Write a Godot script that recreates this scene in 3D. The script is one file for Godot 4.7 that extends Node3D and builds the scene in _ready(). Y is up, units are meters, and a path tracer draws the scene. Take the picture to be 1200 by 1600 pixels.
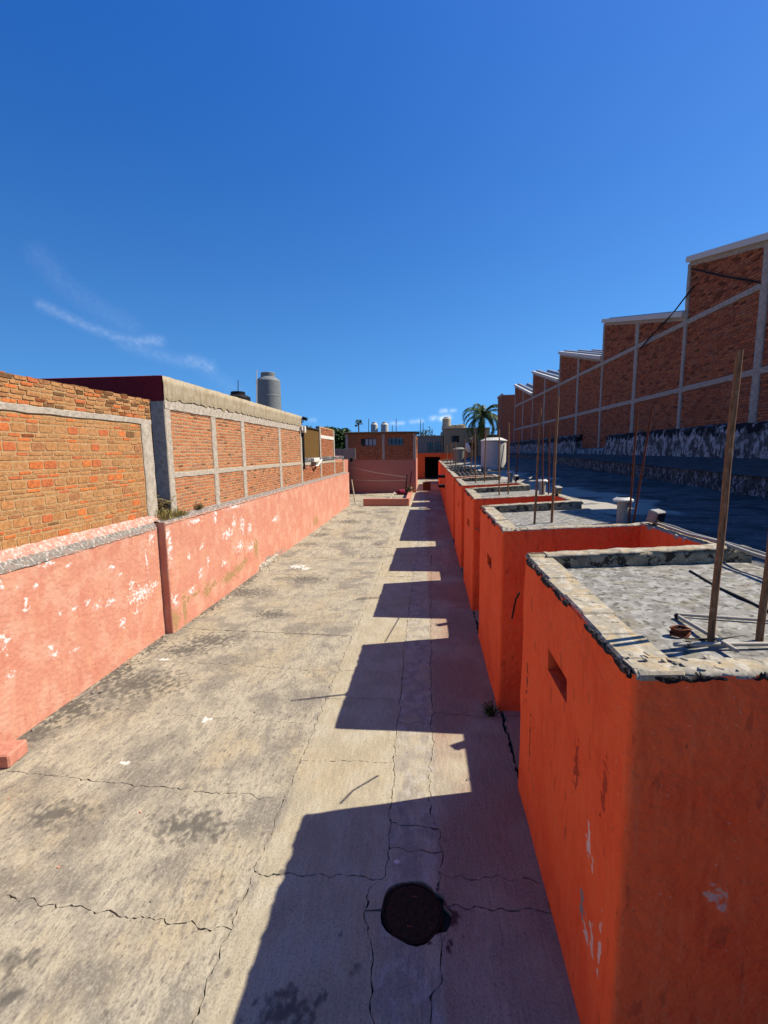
extends Node3D
# A long walled patio between brick walls and a row of orange rooftop cabins, under a hard blue sky.
# Units are metres, y is up, the patio runs along -z. Camera measured from the photograph: lens 700 px at 1200x1600.
const LENS := 700.0
const EYE := Vector3(0, 4.0, 0)
var see: Basis                       # camera axes in the world
var rng := RandomNumberGenerator.new()
var mat := {}
var unit_bricks: Array = []
var used := {}

# ---------------------------------------------------------------- pixels to places (on a known plane)
func ray(x: float, y: float) -> Vector3: return see * Vector3(x - 600.0, 800.0 - y, -LENS).normalized()
func on_y(x: float, y: float, h := 0.0) -> Vector3:
	var v := ray(x, y); return EYE + v * ((h - EYE.y) / v.y)
func on_x(x: float, y: float, at: float) -> Vector3:
	var v := ray(x, y); return EYE + v * (at / v.x)
func on_z(x: float, y: float, at: float) -> Vector3:
	var v := ray(x, y); return EYE + v * (at / v.z)

# ---------------------------------------------------------------- mesh building
class MB:
	var v := PackedVector3Array()
	var n := PackedVector3Array()
	var t := PackedVector2Array()
	var k := PackedColorArray()
	var col := Color(1, 1, 1)
	var smooth := false
	static func flat(p: Vector3, m: Vector3) -> Vector2:
		var a := m.abs()
		if a.y >= a.x and a.y >= a.z: return Vector2(p.x, p.z)
		if a.x >= a.z: return Vector2(-p.z, -p.y)
		return Vector2(p.x, -p.y)
	func tri(a: Vector3, b: Vector3, c: Vector3, out: Vector3) -> void:
		var m := (c - a).cross(b - a)
		if m.length_squared() < 1e-14: return
		m = m.normalized()
		if m.dot(out) < 0.0:
			var s := b; b = c; c = s; m = -m
		for p in [a, b, c]:
			v.append(p); n.append(m); t.append(flat(p, m)); k.append(col)
	func quad(a: Vector3, b: Vector3, c: Vector3, d: Vector3, out: Vector3) -> void:
		tri(a, b, c, out); tri(a, c, d, out)
	func box(lo: Vector3, hi: Vector3, bevel := 0.0) -> void:
		bar(Transform3D(Basis.IDENTITY, (lo + hi) / 2), hi - lo, bevel)
	# a box of that size in its own frame, its edges cut by bevel
	func bar(f: Transform3D, size: Vector3, bevel := 0.0) -> void:
		var h := size / 2
		if bevel <= 0.0:
			for ax in 3:
				for s in [-1.0, 1.0]:
					var q := []
					var i := (ax + 1) % 3
					var j := (ax + 2) % 3
					for e in [[-1, -1], [1, -1], [1, 1], [-1, 1]]:
						var p := Vector3.ZERO
						p[ax] = s * h[ax]; p[i] = e[0] * h[i]; p[j] = e[1] * h[j]
						q.append(f * p)
					var o := Vector3.ZERO
					o[ax] = s
					quad(q[0], q[1], q[2], q[3], f.basis * o)
			return
		var b := minf(bevel, minf(h.x, minf(h.y, h.z)) * 0.9)
		var corner := func(sx, sy, sz, ax) -> Vector3:
			var p := Vector3(sx * (h.x - b), sy * (h.y - b), sz * (h.z - b))
			p[ax] += signf(p[ax]) * b
			return f * p
		for ax in 3:
			var i := (ax + 1) % 3
			var j := (ax + 2) % 3
			for s in [-1.0, 1.0]:
				var q := []
				for e in [[-1, -1], [1, -1], [1, 1], [-1, 1]]:
					var g := Vector3.ZERO
					g[ax] = s; g[i] = e[0]; g[j] = e[1]
					q.append(corner.call(g.x, g.y, g.z, ax))
				var o := Vector3.ZERO
				o[ax] = s
				quad(q[0], q[1], q[2], q[3], f.basis * o)
				for w in [-1.0, 1.0]:
					var g0 := Vector3.ZERO
					g0[i] = s; g0[j] = w; g0[ax] = -1
					var g1 := g0
					g1[ax] = 1
					quad(corner.call(g0.x, g0.y, g0.z, i), corner.call(g1.x, g1.y, g1.z, i), corner.call(g1.x, g1.y, g1.z, j), corner.call(g0.x, g0.y, g0.z, j), f.basis * (g0 + g1))
		for sx in [-1.0, 1.0]:
			for sy in [-1.0, 1.0]:
				for sz in [-1.0, 1.0]:
					tri(corner.call(sx, sy, sz, 0), corner.call(sx, sy, sz, 1), corner.call(sx, sy, sz, 2), f.basis * Vector3(sx, sy, sz))
	func ring(c: Vector3, b: Basis, r: float, m: int) -> PackedVector3Array:
		var a := PackedVector3Array()
		for q in m: a.append(c + b.x * cos(TAU * q / m) * r + b.z * sin(TAU * q / m) * r)
		return a
	func tube(path: Array, r0: float, r1: float, m := 8) -> void:
		var last := PackedVector3Array()
		for i in path.size():
			var dir: Vector3 = (path[mini(i + 1, path.size() - 1)] - path[maxi(i - 1, 0)]).normalized()
			var side := dir.cross(Vector3(0.31, 0.12, 0.94)).normalized()
			var bs := Basis(side, dir, side.cross(dir))
			var now := ring(path[i], bs, lerpf(r0, r1, float(i) / maxf(1, path.size() - 1)), m)
			if i > 0:
				for q in m:
					var w := (q + 1) % m
					smooth_quad(last[q], now[q], now[w], last[w], (last[q] - path[i - 1]).normalized(), (last[w] - path[i - 1]).normalized())
			if i == 0 or i == path.size() - 1:
				for q in range(1, m - 1): tri(now[0], now[q], now[q + 1], dir * (-1.0 if i == 0 else 1.0))
			last = now
	func smooth_quad(a: Vector3, b: Vector3, c: Vector3, d: Vector3, na: Vector3, nd: Vector3) -> void:
		var m := (c - a).cross(b - a)
		var flip := m.dot(na + nd) < 0
		var ps := [a, b, c, a, c, d]
		var ns := [na, na, nd, na, nd, nd]
		var order := [0, 2, 1, 3, 5, 4] if flip else [0, 1, 2, 3, 4, 5]
		for i in order:
			v.append(ps[i]); n.append(ns[i]); t.append(flat(ps[i], ns[i])); k.append(col)
	# profile: [radius, height] pairs, turned about the y axis through c
	func lathe(c: Vector3, profile: Array, m := 24) -> void:
		for i in profile.size() - 1:
			var a: Array = profile[i]
			var b: Array = profile[i + 1]
			var slope := Vector2(b[1] - a[1], a[0] - b[0]).normalized()
			for q in m:
				var d0 := Vector3(cos(TAU * q / m), 0, sin(TAU * q / m))
				var d1 := Vector3(cos(TAU * (q + 1) / m), 0, sin(TAU * (q + 1) / m))
				var n0 := d0 * slope.x + Vector3.UP * slope.y
				var n1 := d1 * slope.x + Vector3.UP * slope.y
				smooth_quad(c + d0 * a[0] + Vector3.UP * a[1], c + d0 * b[0] + Vector3.UP * b[1], c + d1 * b[0] + Vector3.UP * b[1], c + d1 * a[0] + Vector3.UP * a[1], n0, n1)
	# a sheet of points p[row][col] with smooth normals turned to out; skip tells cells that are open
	func sheet(p: Array, out: Callable, skip := {}) -> void:
		var rows := p.size()
		var cols: int = p[0].size()
		var nn := []
		for i in rows:
			var line := PackedVector3Array()
			for j in cols:
				var du: Vector3 = p[i][mini(j + 1, cols - 1)] - p[i][maxi(j - 1, 0)]
				var dv: Vector3 = p[mini(i + 1, rows - 1)][j] - p[maxi(i - 1, 0)][j]
				var m := du.cross(dv).normalized()
				if m.dot(out.call(i, j)) < 0: m = -m
				line.append(m)
			nn.append(line)
		for i in rows - 1:
			for j in cols - 1:
				if skip.has(Vector2i(i, j)): continue
				var q := [[i, j], [i, j + 1], [i + 1, j + 1], [i + 1, j]]
				var a: Vector3 = p[i][j]
				var face: Vector3 = (p[i + 1][j + 1] - a).cross(p[i][j + 1] - a)
				var order := [0, 1, 2, 0, 2, 3] if face.dot(nn[i][j]) > 0 else [0, 2, 1, 0, 3, 2]
				for o in order:
					var e: Array = q[o]
					var pt: Vector3 = p[e[0]][e[1]]
					var m: Vector3 = nn[e[0]][e[1]]
					v.append(pt); n.append(m); t.append(flat(pt, nn[i][j])); k.append(col)
	func done() -> ArrayMesh:
		var a := []
		a.resize(Mesh.ARRAY_MAX)
		a[Mesh.ARRAY_VERTEX] = v; a[Mesh.ARRAY_NORMAL] = n; a[Mesh.ARRAY_TEX_UV] = t; a[Mesh.ARRAY_COLOR] = k
		var m := ArrayMesh.new()
		m.add_surface_from_arrays(Mesh.PRIMITIVE_TRIANGLES, a)
		return m

func mb(c := Color(1, 1, 1)) -> MB:
	var b := MB.new(); b.col = c; return b

# ---------------------------------------------------------------- nodes
func numbered(called: String) -> String:
	used[called] = used.get(called, -1) + 1
	return called if used[called] == 0 else "%s_%03d" % [called, used[called]]
func put(b: MB, called: String, m: Material, parent: Node = self) -> MeshInstance3D:
	return put_mesh(b.done(), called, m, parent)
func put_mesh(mesh: Mesh, called: String, m: Material, parent: Node = self) -> MeshInstance3D:
	var o := MeshInstance3D.new()
	o.mesh = mesh; o.material_override = m
	o.name = numbered(called) if parent == self else called
	parent.add_child(o, true)
	return o
func tag(o: Node, label: String, category: String, group := "") -> Node:
	o.set_meta("label", label); o.set_meta("category", category)
	if group != "": o.set_meta("group", group)
	return o
func thing(called: String, label: String, category: String, at := Vector3.ZERO, group := "") -> Node3D:
	var o := Node3D.new()
	o.name = numbered(called); o.position = at
	add_child(o)
	tag(o, label, category, group)
	return o
func structure(o: Node) -> Node:
	o.set_meta("kind", "structure"); return o

# ---------------------------------------------------------------- textures
func noise(seed_: int, freq: float, octaves := 4, kind := FastNoiseLite.TYPE_SIMPLEX_SMOOTH) -> FastNoiseLite:
	var f := FastNoiseLite.new()
	f.seed = seed_; f.frequency = freq; f.noise_type = kind
	f.fractal_type = FastNoiseLite.FRACTAL_FBM if octaves > 1 else FastNoiseLite.FRACTAL_NONE
	f.fractal_octaves = octaves
	if octaves >= 6: f.fractal_gain = 0.6
	return f
# bytes of a noise picture; sx, sy > 1 stretch it along that side
func field(w: int, h: int, seed_: int, freq: float, octaves := 4, sx := 1.0, sy := 1.0, tile := false) -> PackedByteArray:
	var f := noise(seed_, freq, octaves)
	var ww := maxi(4, int(w / sx))
	var hh := maxi(4, int(h / sy))
	var im: Image = f.get_seamless_image(ww, hh) if tile else f.get_image(ww, hh)
	if ww != w or hh != h: im.resize(w, h, Image.INTERPOLATE_CUBIC)
	if im.get_format() != Image.FORMAT_L8: im.convert(Image.FORMAT_L8)
	return im.get_data()
# alpha for every noise value: 0 below a, top above b
func ramp(a: float, b: float, top := 1.0) -> PackedFloat32Array:
	var r := PackedFloat32Array()
	r.resize(256)
	for i in 256:
		r[i] = clampf((i / 255.0 - a) / (b - a), 0, 1) * top
	return r
class Paint:
	var w: int
	var h: int
	var r := PackedFloat32Array()
	var g := PackedFloat32Array()
	var b := PackedFloat32Array()
	func _init(w_: int, h_: int, c: Color) -> void:
		w = w_; h = h_
		for a in [r, g, b]: pass
		r.resize(w * h); g.resize(w * h); b.resize(w * h)
		r.fill(c.r); g.fill(c.g); b.fill(c.b)
	func layer(d: PackedByteArray, lut: PackedFloat32Array, c: Color, columns := PackedFloat32Array()) -> void:
		var cr := c.r
		var cg := c.g
		var cb := c.b
		if columns.size() == w:
			var x0 := 0
			var x1 := w
			while x0 < w and columns[x0] <= 0.0: x0 += 1
			while x1 > x0 and columns[x1 - 1] <= 0.0: x1 -= 1
			for y in h:
				for x in range(x0, x1):
					var i := y * w + x
					var a := lut[d[i]] * columns[x]
					if a > 0.004:
						r[i] += (cr - r[i]) * a
						g[i] += (cg - g[i]) * a
						b[i] += (cb - b[i]) * a
			return
		for i in w * h:
			var a := lut[d[i]]
			if a > 0.004:
				r[i] += (cr - r[i]) * a
				g[i] += (cg - g[i]) * a
				b[i] += (cb - b[i]) * a
	# a ragged spot: its outline is cut by the noise d; everything in pixels
	func spot(d: PackedByteArray, cx: float, cy: float, rx: float, ry: float, c: Color, reach := 1.0, hard := 6.0, dense := 0.55) -> void:
		for y in range(maxi(0, int(cy - ry * 1.6)), mini(h, int(cy + ry * 1.6) + 1)):
			for x in range(maxi(0, int(cx - rx * 1.6)), mini(w, int(cx + rx * 1.6) + 1)):
				var q := Vector2((x - cx) / rx, (y - cy) / ry).length()
				var i := y * w + x
				var a := clampf((dense - q * 0.5 + (d[i] / 255.0 - 0.5) * 1.1) * hard, 0, 1) * reach
				if q > 1.55: a = 0
				if a > 0:
					r[i] += (c.r - r[i]) * a; g[i] += (c.g - g[i]) * a; b[i] += (c.b - b[i]) * a
	func image() -> Image:
		var o := PackedByteArray()
		o.resize(w * h * 3)
		for i in w * h:
			o[i * 3] = int(clampf(r[i], 0, 1) * 255.0)
			o[i * 3 + 1] = int(clampf(g[i], 0, 1) * 255.0)
			o[i * 3 + 2] = int(clampf(b[i], 0, 1) * 255.0)
		return Image.create_from_data(w, h, false, Image.FORMAT_RGB8, o)
func tex(im: Image) -> ImageTexture: return ImageTexture.create_from_image(im)
func grey_tex(d: PackedByteArray, w: int, h: int) -> ImageTexture:
	return tex(Image.create_from_data(w, h, false, Image.FORMAT_L8, d))
func c8(r: int, g: int, b: int) -> Color: return Color(r / 255.0, g / 255.0, b / 255.0)

func std(c: Color, rough := 0.9, metal := 0.0) -> StandardMaterial3D:
	var m := StandardMaterial3D.new()
	m.albedo_color = c; m.roughness = rough; m.metallic = metal
	m.metallic_specular = 0.3
	return m
func world3(m: StandardMaterial3D, scale: float) -> StandardMaterial3D:
	m.uv1_triplanar = true; m.uv1_world_triplanar = true
	m.uv1_scale = Vector3(scale, scale, scale)
	return m
func bump(m: StandardMaterial3D, t: Texture2D, cm: float) -> StandardMaterial3D:
	m.heightmap_enabled = true; m.heightmap_texture = t; m.heightmap_scale = cm
	return m

var fine: ImageTexture
var rough_t: ImageTexture
var tint_t: ImageTexture

func make_materials() -> void:
	var s := 512
	var f1 := field(s, s, 11, 0.06, 4, 1, 1, true)
	var f2 := field(s, s, 12, 0.018, 5, 1, 1, true)
	var f3 := field(s, s, 13, 0.012, 4, 1, 1, true)
	fine = grey_tex(f1, s, s)
	rough_t = grey_tex(f2, s, s)
	# a soft grey tint for plain things
	var p := Paint.new(s, s, c8(232, 230, 226))
	p.layer(f2, ramp(0.45, 0.8, 0.35), c8(176, 170, 160))
	p.layer(f1, ramp(0.62, 0.85, 0.4), c8(140, 132, 122))
	p.layer(f3, ramp(0.55, 0.8, 0.25), c8(250, 246, 238))
	tint_t = tex(p.image())
	# cast concrete frames
	p = Paint.new(s, s, c8(162, 153, 139))
	p.layer(f2, ramp(0.4, 0.75, 0.7), c8(138, 130, 118))
	p.layer(f3, ramp(0.55, 0.75, 0.5), c8(186, 178, 164))
	p.layer(f1, ramp(0.66, 0.8, 0.7), c8(104, 97, 88))
	mat.frame = bump(world3(std(Color.WHITE, 0.95), 0.7), fine, 0.5)
	mat.frame.albedo_texture = tex(p.image())
	# brown stained plaster of the parapet over the left building
	p = Paint.new(s, s, c8(148, 137, 116))
	var st := field(s, s, 15, 0.03, 4, 1, 7, false)
	p.layer(f3, ramp(0.45, 0.7, 0.6), c8(142, 127, 100))
	p.layer(st, ramp(0.5, 0.78, 0.55), c8(120, 105, 82))
	p.layer(f2, ramp(0.62, 0.8, 0.5), c8(176, 166, 144))
	p.layer(f1, ramp(0.7, 0.84, 0.6), c8(110, 95, 74))
	mat.parapet_plaster = bump(world3(std(Color.WHITE, 0.95), 0.42), rough_t, 0.8)
	mat.parapet_plaster.albedo_texture = tex(p.image())
	# grey roof screed, worn, with lichen
	p = Paint.new(s, s, c8(126, 123, 116))
	p.layer(f2, ramp(0.42, 0.66, 0.7), c8(100, 97, 90))
	p.layer(f3, ramp(0.55, 0.74, 0.6), c8(122, 116, 97))
	p.layer(field(s, s, 30, 0.03, 6, 1, 1, true), ramp(0.5, 0.66, 0.7), c8(156, 154, 148))
	p.layer(f1, ramp(0.62, 0.85, 0.4), c8(160, 158, 152))
	p.layer(field(s, s, 16, 0.05, 3, 1, 1, true), ramp(0.64, 0.78, 0.8), c8(70, 67, 60))
	mat.screed = bump(world3(std(Color.WHITE, 0.95), 0.42), fine, 0.5)
	mat.screed.albedo_texture = tex(p.image())
	# old rendered parapet with black mould
	p = Paint.new(s, s, c8(142, 132, 108))
	p.layer(f2, ramp(0.4, 0.7, 0.7), c8(112, 103, 84))
	p.layer(field(s, s, 17, 0.014, 6, 1, 1, true), ramp(0.56, 0.64, 0.9), c8(38, 35, 29))
	p.layer(f1, ramp(0.68, 0.8, 0.8), c8(188, 182, 166))
	mat.mould = bump(world3(std(Color.WHITE, 0.95), 0.6), rough_t, 1.6)
	mat.mould.albedo_texture = tex(p.image())
	# pale cement copings, patched and flaking
	p = Paint.new(s, s, c8(144, 136, 119))
	p.layer(f2, ramp(0.45, 0.68, 0.75), c8(176, 168, 152))
	p.layer(f3, ramp(0.52, 0.68, 0.7), c8(160, 140, 106))
	p.layer(f1, ramp(0.62, 0.8, 0.6), c8(112, 103, 88))
	p.layer(field(s, s, 18, 0.012, 6, 1, 1, true), ramp(0.74, 0.86, 0.8), c8(60, 55, 48))
	mat.coping = bump(world3(std(Color.WHITE, 0.95), 0.8), rough_t, 0.8)
	mat.coping.albedo_texture = tex(p.image())
	# tar
	p = Paint.new(s, s, c8(26, 22, 22))
	p.layer(f1, ramp(0.55, 0.75, 0.6), c8(66, 58, 52))
	p.layer(f2, ramp(0.62, 0.72, 0.8), c8(120, 110, 100))
	mat.tar = bump(world3(std(Color.WHITE, 0.75), 1.5), rough_t, 2.0)
	mat.tar.albedo_texture = tex(p.image())
	# ledges: grey cement with pink and white remains
	p = Paint.new(s, s, c8(122, 116, 108))
	p.layer(f2, ramp(0.45, 0.7, 0.7), c8(88, 84, 78))
	p.layer(f3, ramp(0.62, 0.72, 0.5), c8(180, 128, 112))
	p.layer(field(s, s, 19, 0.02, 5, 1, 1, true), ramp(0.68, 0.74, 0.8), c8(196, 192, 186))
	p.layer(f1, ramp(0.64, 0.78, 0.8), c8(58, 54, 50))
	mat.ledge = bump(world3(std(Color.WHITE, 0.95), 1.0), rough_t, 0.4)
	mat.ledge.albedo_texture = tex(p.image())
	p = Paint.new(s, s, c8(178, 122, 104))
	p.layer(f2, ramp(0.5, 0.66, 0.7), c8(186, 158, 146))
	p.layer(field(s, s, 29, 0.03, 6, 1, 1, true), ramp(0.58, 0.66, 0.8), c8(196, 192, 186))
	p.layer(f1, ramp(0.62, 0.76, 0.7), c8(112, 92, 82))
	mat.pink_worn = bump(world3(std(Color.WHITE, 0.95), 0.8), rough_t, 0.4)
	mat.pink_worn.albedo_texture = tex(p.image())
	# the shaded roof: weathered bitumen coat, streaked
	p = Paint.new(s, s, c8(86, 84, 82))
	p.layer(field(s, s, 20, 0.03, 4, 6, 1, false), ramp(0.4, 0.7, 0.8), c8(60, 59, 59))
	p.layer(f3, ramp(0.5, 0.7, 0.5), c8(48, 47, 47))
	p.layer(f1, ramp(0.66, 0.8, 0.5), c8(128, 124, 118))
	mat.bitumen = bump(world3(std(Color.WHITE, 0.9), 0.35), rough_t, 1.0)
	mat.bitumen.albedo_texture = tex(p.image())
	# whitewash flaking off black damp
	p = Paint.new(s, s, c8(100, 96, 92))
	p.layer(field(s, s, 21, 0.016, 6, 1, 1.6, true), ramp(0.48, 0.6, 0.9), c8(158, 156, 160))
	p.layer(field(s, s, 23, 0.05, 5, 1, 2, true), ramp(0.5, 0.64, 0.8), c8(46, 45, 47))
	p.layer(f2, ramp(0.55, 0.66, 0.8), c8(64, 62, 62))
	p.layer(f1, ramp(0.62, 0.74, 0.8), c8(20, 20, 22))
	mat.damp = bump(world3(std(Color.WHITE, 0.95), 0.38), rough_t, 1.4)
	mat.damp.albedo_texture = tex(p.image())
	p = Paint.new(1024, 160, c8(168, 166, 164))
	p.layer(field(1024, 160, 24, 0.02, 6, 1, 1.5), ramp(0.46, 0.62, 0.85), c8(70, 67, 65))
	p.layer(field(1024, 160, 25, 0.07, 5, 1, 3), ramp(0.56, 0.74, 0.8), c8(56, 54, 52))
	p.layer(field(1024, 160, 26, 0.12, 4), ramp(0.6, 0.75, 0.7), c8(104, 102, 104))
	var drip := field(1024, 160, 27, 0.03, 5, 1, 2)
	for k in 64: p.spot(drip, k * 16.0 + 8.0, 14.0, 14.0, 34.0, c8(30, 29, 31), 0.9, 4.0, 0.5)
	for k in 64: p.spot(drip, k * 16.0, 156.0, 14.0, 12.0, c8(34, 33, 35), 0.9, 4.0, 0.45)
	mat.upstand = std(Color.WHITE, 0.95)
	mat.upstand.albedo_texture = tex(p.image())
	mat.upstand.uv1_scale = Vector3(1.0 / 11.0, 1.0 / 1.3, 1)
	mat.upstand.uv1_offset = Vector3(0, 4.85 / 1.3, 0)
	# bricks: a grey grain that each brick's own colour tints
	p = Paint.new(s, s, c8(236, 232, 228))
	p.layer(f2, ramp(0.42, 0.7, 0.6), c8(190, 178, 168))
	p.layer(f1, ramp(0.58, 0.76, 0.7), c8(150, 134, 122))
	p.layer(f3, ramp(0.6, 0.75, 0.3), c8(255, 248, 236))
	var grain := tex(p.image())
	mat.brick_joined = bump(world3(std(Color.WHITE, 0.95), 1.3), fine, 0.8)
	mat.brick_joined.albedo_texture = grain
	mat.brick_joined.vertex_color_use_as_albedo = true
	mat.grain = grain
	mat.mortar_tan = bump(world3(std(c8(194, 160, 118), 0.95), 1.6), fine, 1.2)
	mat.mortar_tan.albedo_texture = tint_t
	mat.mortar_white = bump(world3(std(c8(188, 158, 124), 0.95), 1.6), fine, 1.2)
	mat.mortar_white.albedo_texture = tint_t
	mat.mortar_red = bump(world3(std(c8(150, 104, 80), 0.95), 1.6), fine, 1.2)
	mat.mortar_red.albedo_texture = tint_t
	# plain things
	mat.maroon = bump(world3(std(c8(126, 36, 46), 0.9), 0.8), fine, 0.3)
	mat.maroon.albedo_texture = tint_t
	p = Paint.new(256, 512, c8(126, 92, 64))
	p.layer(field(256, 512, 33, 0.06, 4, 1, 14), ramp(0.5, 0.75, 0.8), c8(84, 58, 40))
	p.layer(field(256, 512, 34, 0.05, 4, 1, 10), ramp(0.58, 0.8, 0.7), c8(160, 128, 96))
	p.layer(field(256, 512, 35, 0.03, 4), ramp(0.66, 0.8, 0.7), c8(96, 86, 76))
	mat.wood = world3(std(Color.WHITE, 0.9), 3.0)
	mat.wood.albedo_texture = tex(p.image())
	mat.rust = world3(std(c8(112, 62, 42), 0.85), 3.0)
	mat.rust.albedo_texture = tint_t
	mat.galv = world3(std(c8(152, 152, 150), 0.6, 0.2), 2.0)
	mat.galv.albedo_texture = tint_t
	mat.sheet = world3(std(c8(150, 154, 158), 0.5, 0.3), 0.6)
	mat.sheet.albedo_texture = tint_t
	mat.sheet_dark = world3(std(c8(70, 66, 64), 0.7, 0.2), 0.9)
	mat.sheet_dark.albedo_texture = tint_t
	mat.brown_sheet = world3(std(c8(112, 86, 44), 0.7), 0.9)
	mat.brown_sheet.albedo_texture = tint_t
	mat.tank_grey = world3(std(c8(124, 131, 135), 0.55), 0.8)
	mat.tank_grey.albedo_texture = tint_t
	mat.tank_pale = world3(std(c8(206, 204, 198), 0.6), 0.8)
	mat.tank_pale.albedo_texture = tint_t
	mat.black = std(c8(22, 22, 23), 0.6)
	mat.iron = bump(world3(std(c8(64, 50, 43), 1.0), 2.0), rough_t, 2.0)
	mat.iron.metallic_specular = 0.1
	mat.iron.albedo_texture = tint_t
	mat.white = world3(std(c8(218, 216, 210), 0.7), 2.0)
	mat.white.albedo_texture = tint_t
	mat.pvc = world3(std(c8(178, 172, 160), 0.6), 2.0)
	mat.pvc.albedo_texture = tint_t
	mat.cream = world3(std(c8(196, 184, 154), 0.9), 0.5)
	mat.cream.albedo_texture = tint_t
	mat.stucco_grey = world3(std(c8(136, 134, 128), 0.9), 0.5)
	mat.stucco_grey.albedo_texture = tint_t
	mat.glass = std(c8(28, 32, 38), 0.08)
	mat.glass.metallic_specular = 0.6
	mat.dark_room = std(c8(150, 128, 112), 0.95)
	mat.earth = bump(world3(std(c8(60, 52, 44), 1.0), 1.0), fine, 1.0)
	mat.earth.albedo_texture = tint_t
	mat.ground = world3(std(c8(128, 118, 102), 1.0), 0.1)
	mat.ground.albedo_texture = tint_t
	mat.asbestos = bump(world3(std(c8(132, 126, 116), 0.95), 0.9), fine, 0.6)
	mat.asbestos.albedo_texture = tex_lichen(f1, f2)
	mat.bark = bump(world3(std(c8(104, 88, 70), 0.95), 1.5), fine, 1.5)
	mat.bark.albedo_texture = tint_t
	mat.leaf = std(Color.WHITE, 0.6)
	mat.leaf.vertex_color_use_as_albedo = true
	mat.leaf.backlight = Color(0.16, 0.22, 0.06)
	mat.straw = std(Color.WHITE, 0.9)
	mat.straw.vertex_color_use_as_albedo = true
	mat.plant_cloth = std(c8(112, 34, 52), 0.95)
	mat.cable = std(c8(28, 26, 26), 0.7)

func tex_lichen(f1: PackedByteArray, f2: PackedByteArray) -> ImageTexture:
	var p := Paint.new(512, 512, c8(226, 222, 214))
	p.layer(f2, ramp(0.45, 0.62, 0.8), c8(120, 114, 104))
	p.layer(f1, ramp(0.6, 0.72, 0.8), c8(50, 46, 42))
	return tex(p.image())

# ---------------------------------------------------------------- bricks
# linear base colours
const TAN := [Color(0.433, 0.239, 0.104), Color(0.464, 0.252, 0.112), Color(0.484, 0.271, 0.124), Color(0.453, 0.235, 0.096), Color(0.505, 0.248, 0.099), Color(0.412, 0.226, 0.099), Color(0.577, 0.180, 0.060), Color(0.618, 0.208, 0.064), Color(0.515, 0.162, 0.064), Color(0.391, 0.189, 0.087), Color(0.474, 0.252, 0.104), Color(0.443, 0.226, 0.092)]
const RED := [Color(0.52, 0.19, 0.09), Color(0.50, 0.185, 0.09), Color(0.57, 0.23, 0.11), Color(0.47, 0.18, 0.095), Color(0.60, 0.22, 0.09), Color(0.55, 0.26, 0.14), Color(0.40, 0.19, 0.12), Color(0.54, 0.20, 0.085)]
const DUSK := [Color(0.452, 0.155, 0.082), Color(0.513, 0.192, 0.102), Color(0.392, 0.137, 0.078), Color(0.573, 0.218, 0.102), Color(0.467, 0.210, 0.129), Color(0.332, 0.127, 0.082), Color(0.543, 0.182, 0.088)]

func make_unit_bricks() -> void:
	# a rounded, chipped block of 1 x 1 x 1: its front lies at z = 0, its back at z = -1
	for variant in 5:
		var b := mb()
		var ring := []
		var ins := []
		for e in [[-1, -0.72], [-0.86, -1], [0.0, -1.0], [0.86, -1], [1, -0.72], [1, 0.72], [0.86, 1], [-0.05, 1.0], [-0.86, 1], [-1, 0.72]]:
			var q := Vector3(e[0] * 0.5 * rng.randf_range(0.95, 1.0), e[1] * 0.5 * rng.randf_range(0.9, 1.0), 0)
			ring.append(q + Vector3(0, 0, -0.3 - rng.randf() * 0.12))
			ins.append(Vector3(q.x * 0.97, q.y * 0.92, -rng.randf() * 0.06))
		for i in ring.size():
			var j := (i + 1) % ring.size()
			var o: Vector3 = (ring[i] + ring[j]) * Vector3(1, 1, 0)
			b.quad(ring[i], ring[j], Vector3(ring[j].x, ring[j].y, -1), Vector3(ring[i].x, ring[i].y, -1), o)
			b.quad(ins[i], ins[j], ring[j], ring[i], o + Vector3(0, 0, 0.6))
			if i > 0 and i < ring.size() - 1: b.tri(ins[0], ins[i], ins[j], Vector3(0, 0, 1))
		unit_bricks.append(b.done())

# fills a panel with courses of bricks and adds them to list. o: lower left corner on the face, n: outward
func lay(list: Array, o: Vector3, n: Vector3, w: float, h0: float, h1: float, courses: Array, jh: float, jv: float, palette: Array, dark_share := 0.0, uneven := 1.0) -> void:
	var ux := Vector3.UP.cross(n)
	var y := jh * 0.4
	var i := 0
	while y < maxf(h0, h1) - 0.02:
		var c: Array = courses[i % courses.size()]
		i += 1
		var x = -rng.randf() * c[1]
		while x < w:
			var l: float = c[1] * rng.randf_range(0.86, 1.12)
			var a := maxf(x, 0.004)
			var e := minf(x + l - jv, w - 0.004)
			x += l
			if e - a < 0.035: continue
			var top := lerpf(h0, h1, clampf((a + e) / 2 / w, 0, 1))
			var hh := minf(c[0] * rng.randf_range(0.92, 1.05), top - y)
			if hh < 0.022: continue
			var p := o + ux * ((a + e) / 2) + Vector3.UP * (y + hh / 2 + rng.randf_range(-0.004, 0.004) * uneven)
			var pick := rng.randi() % palette.size()
			list.append([p, ux, n, e - a, hh, rng.randf_range(0.0015, 0.007) * uneven, pick, rng.randf() < dark_share])
		y += c[0] + jh

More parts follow.
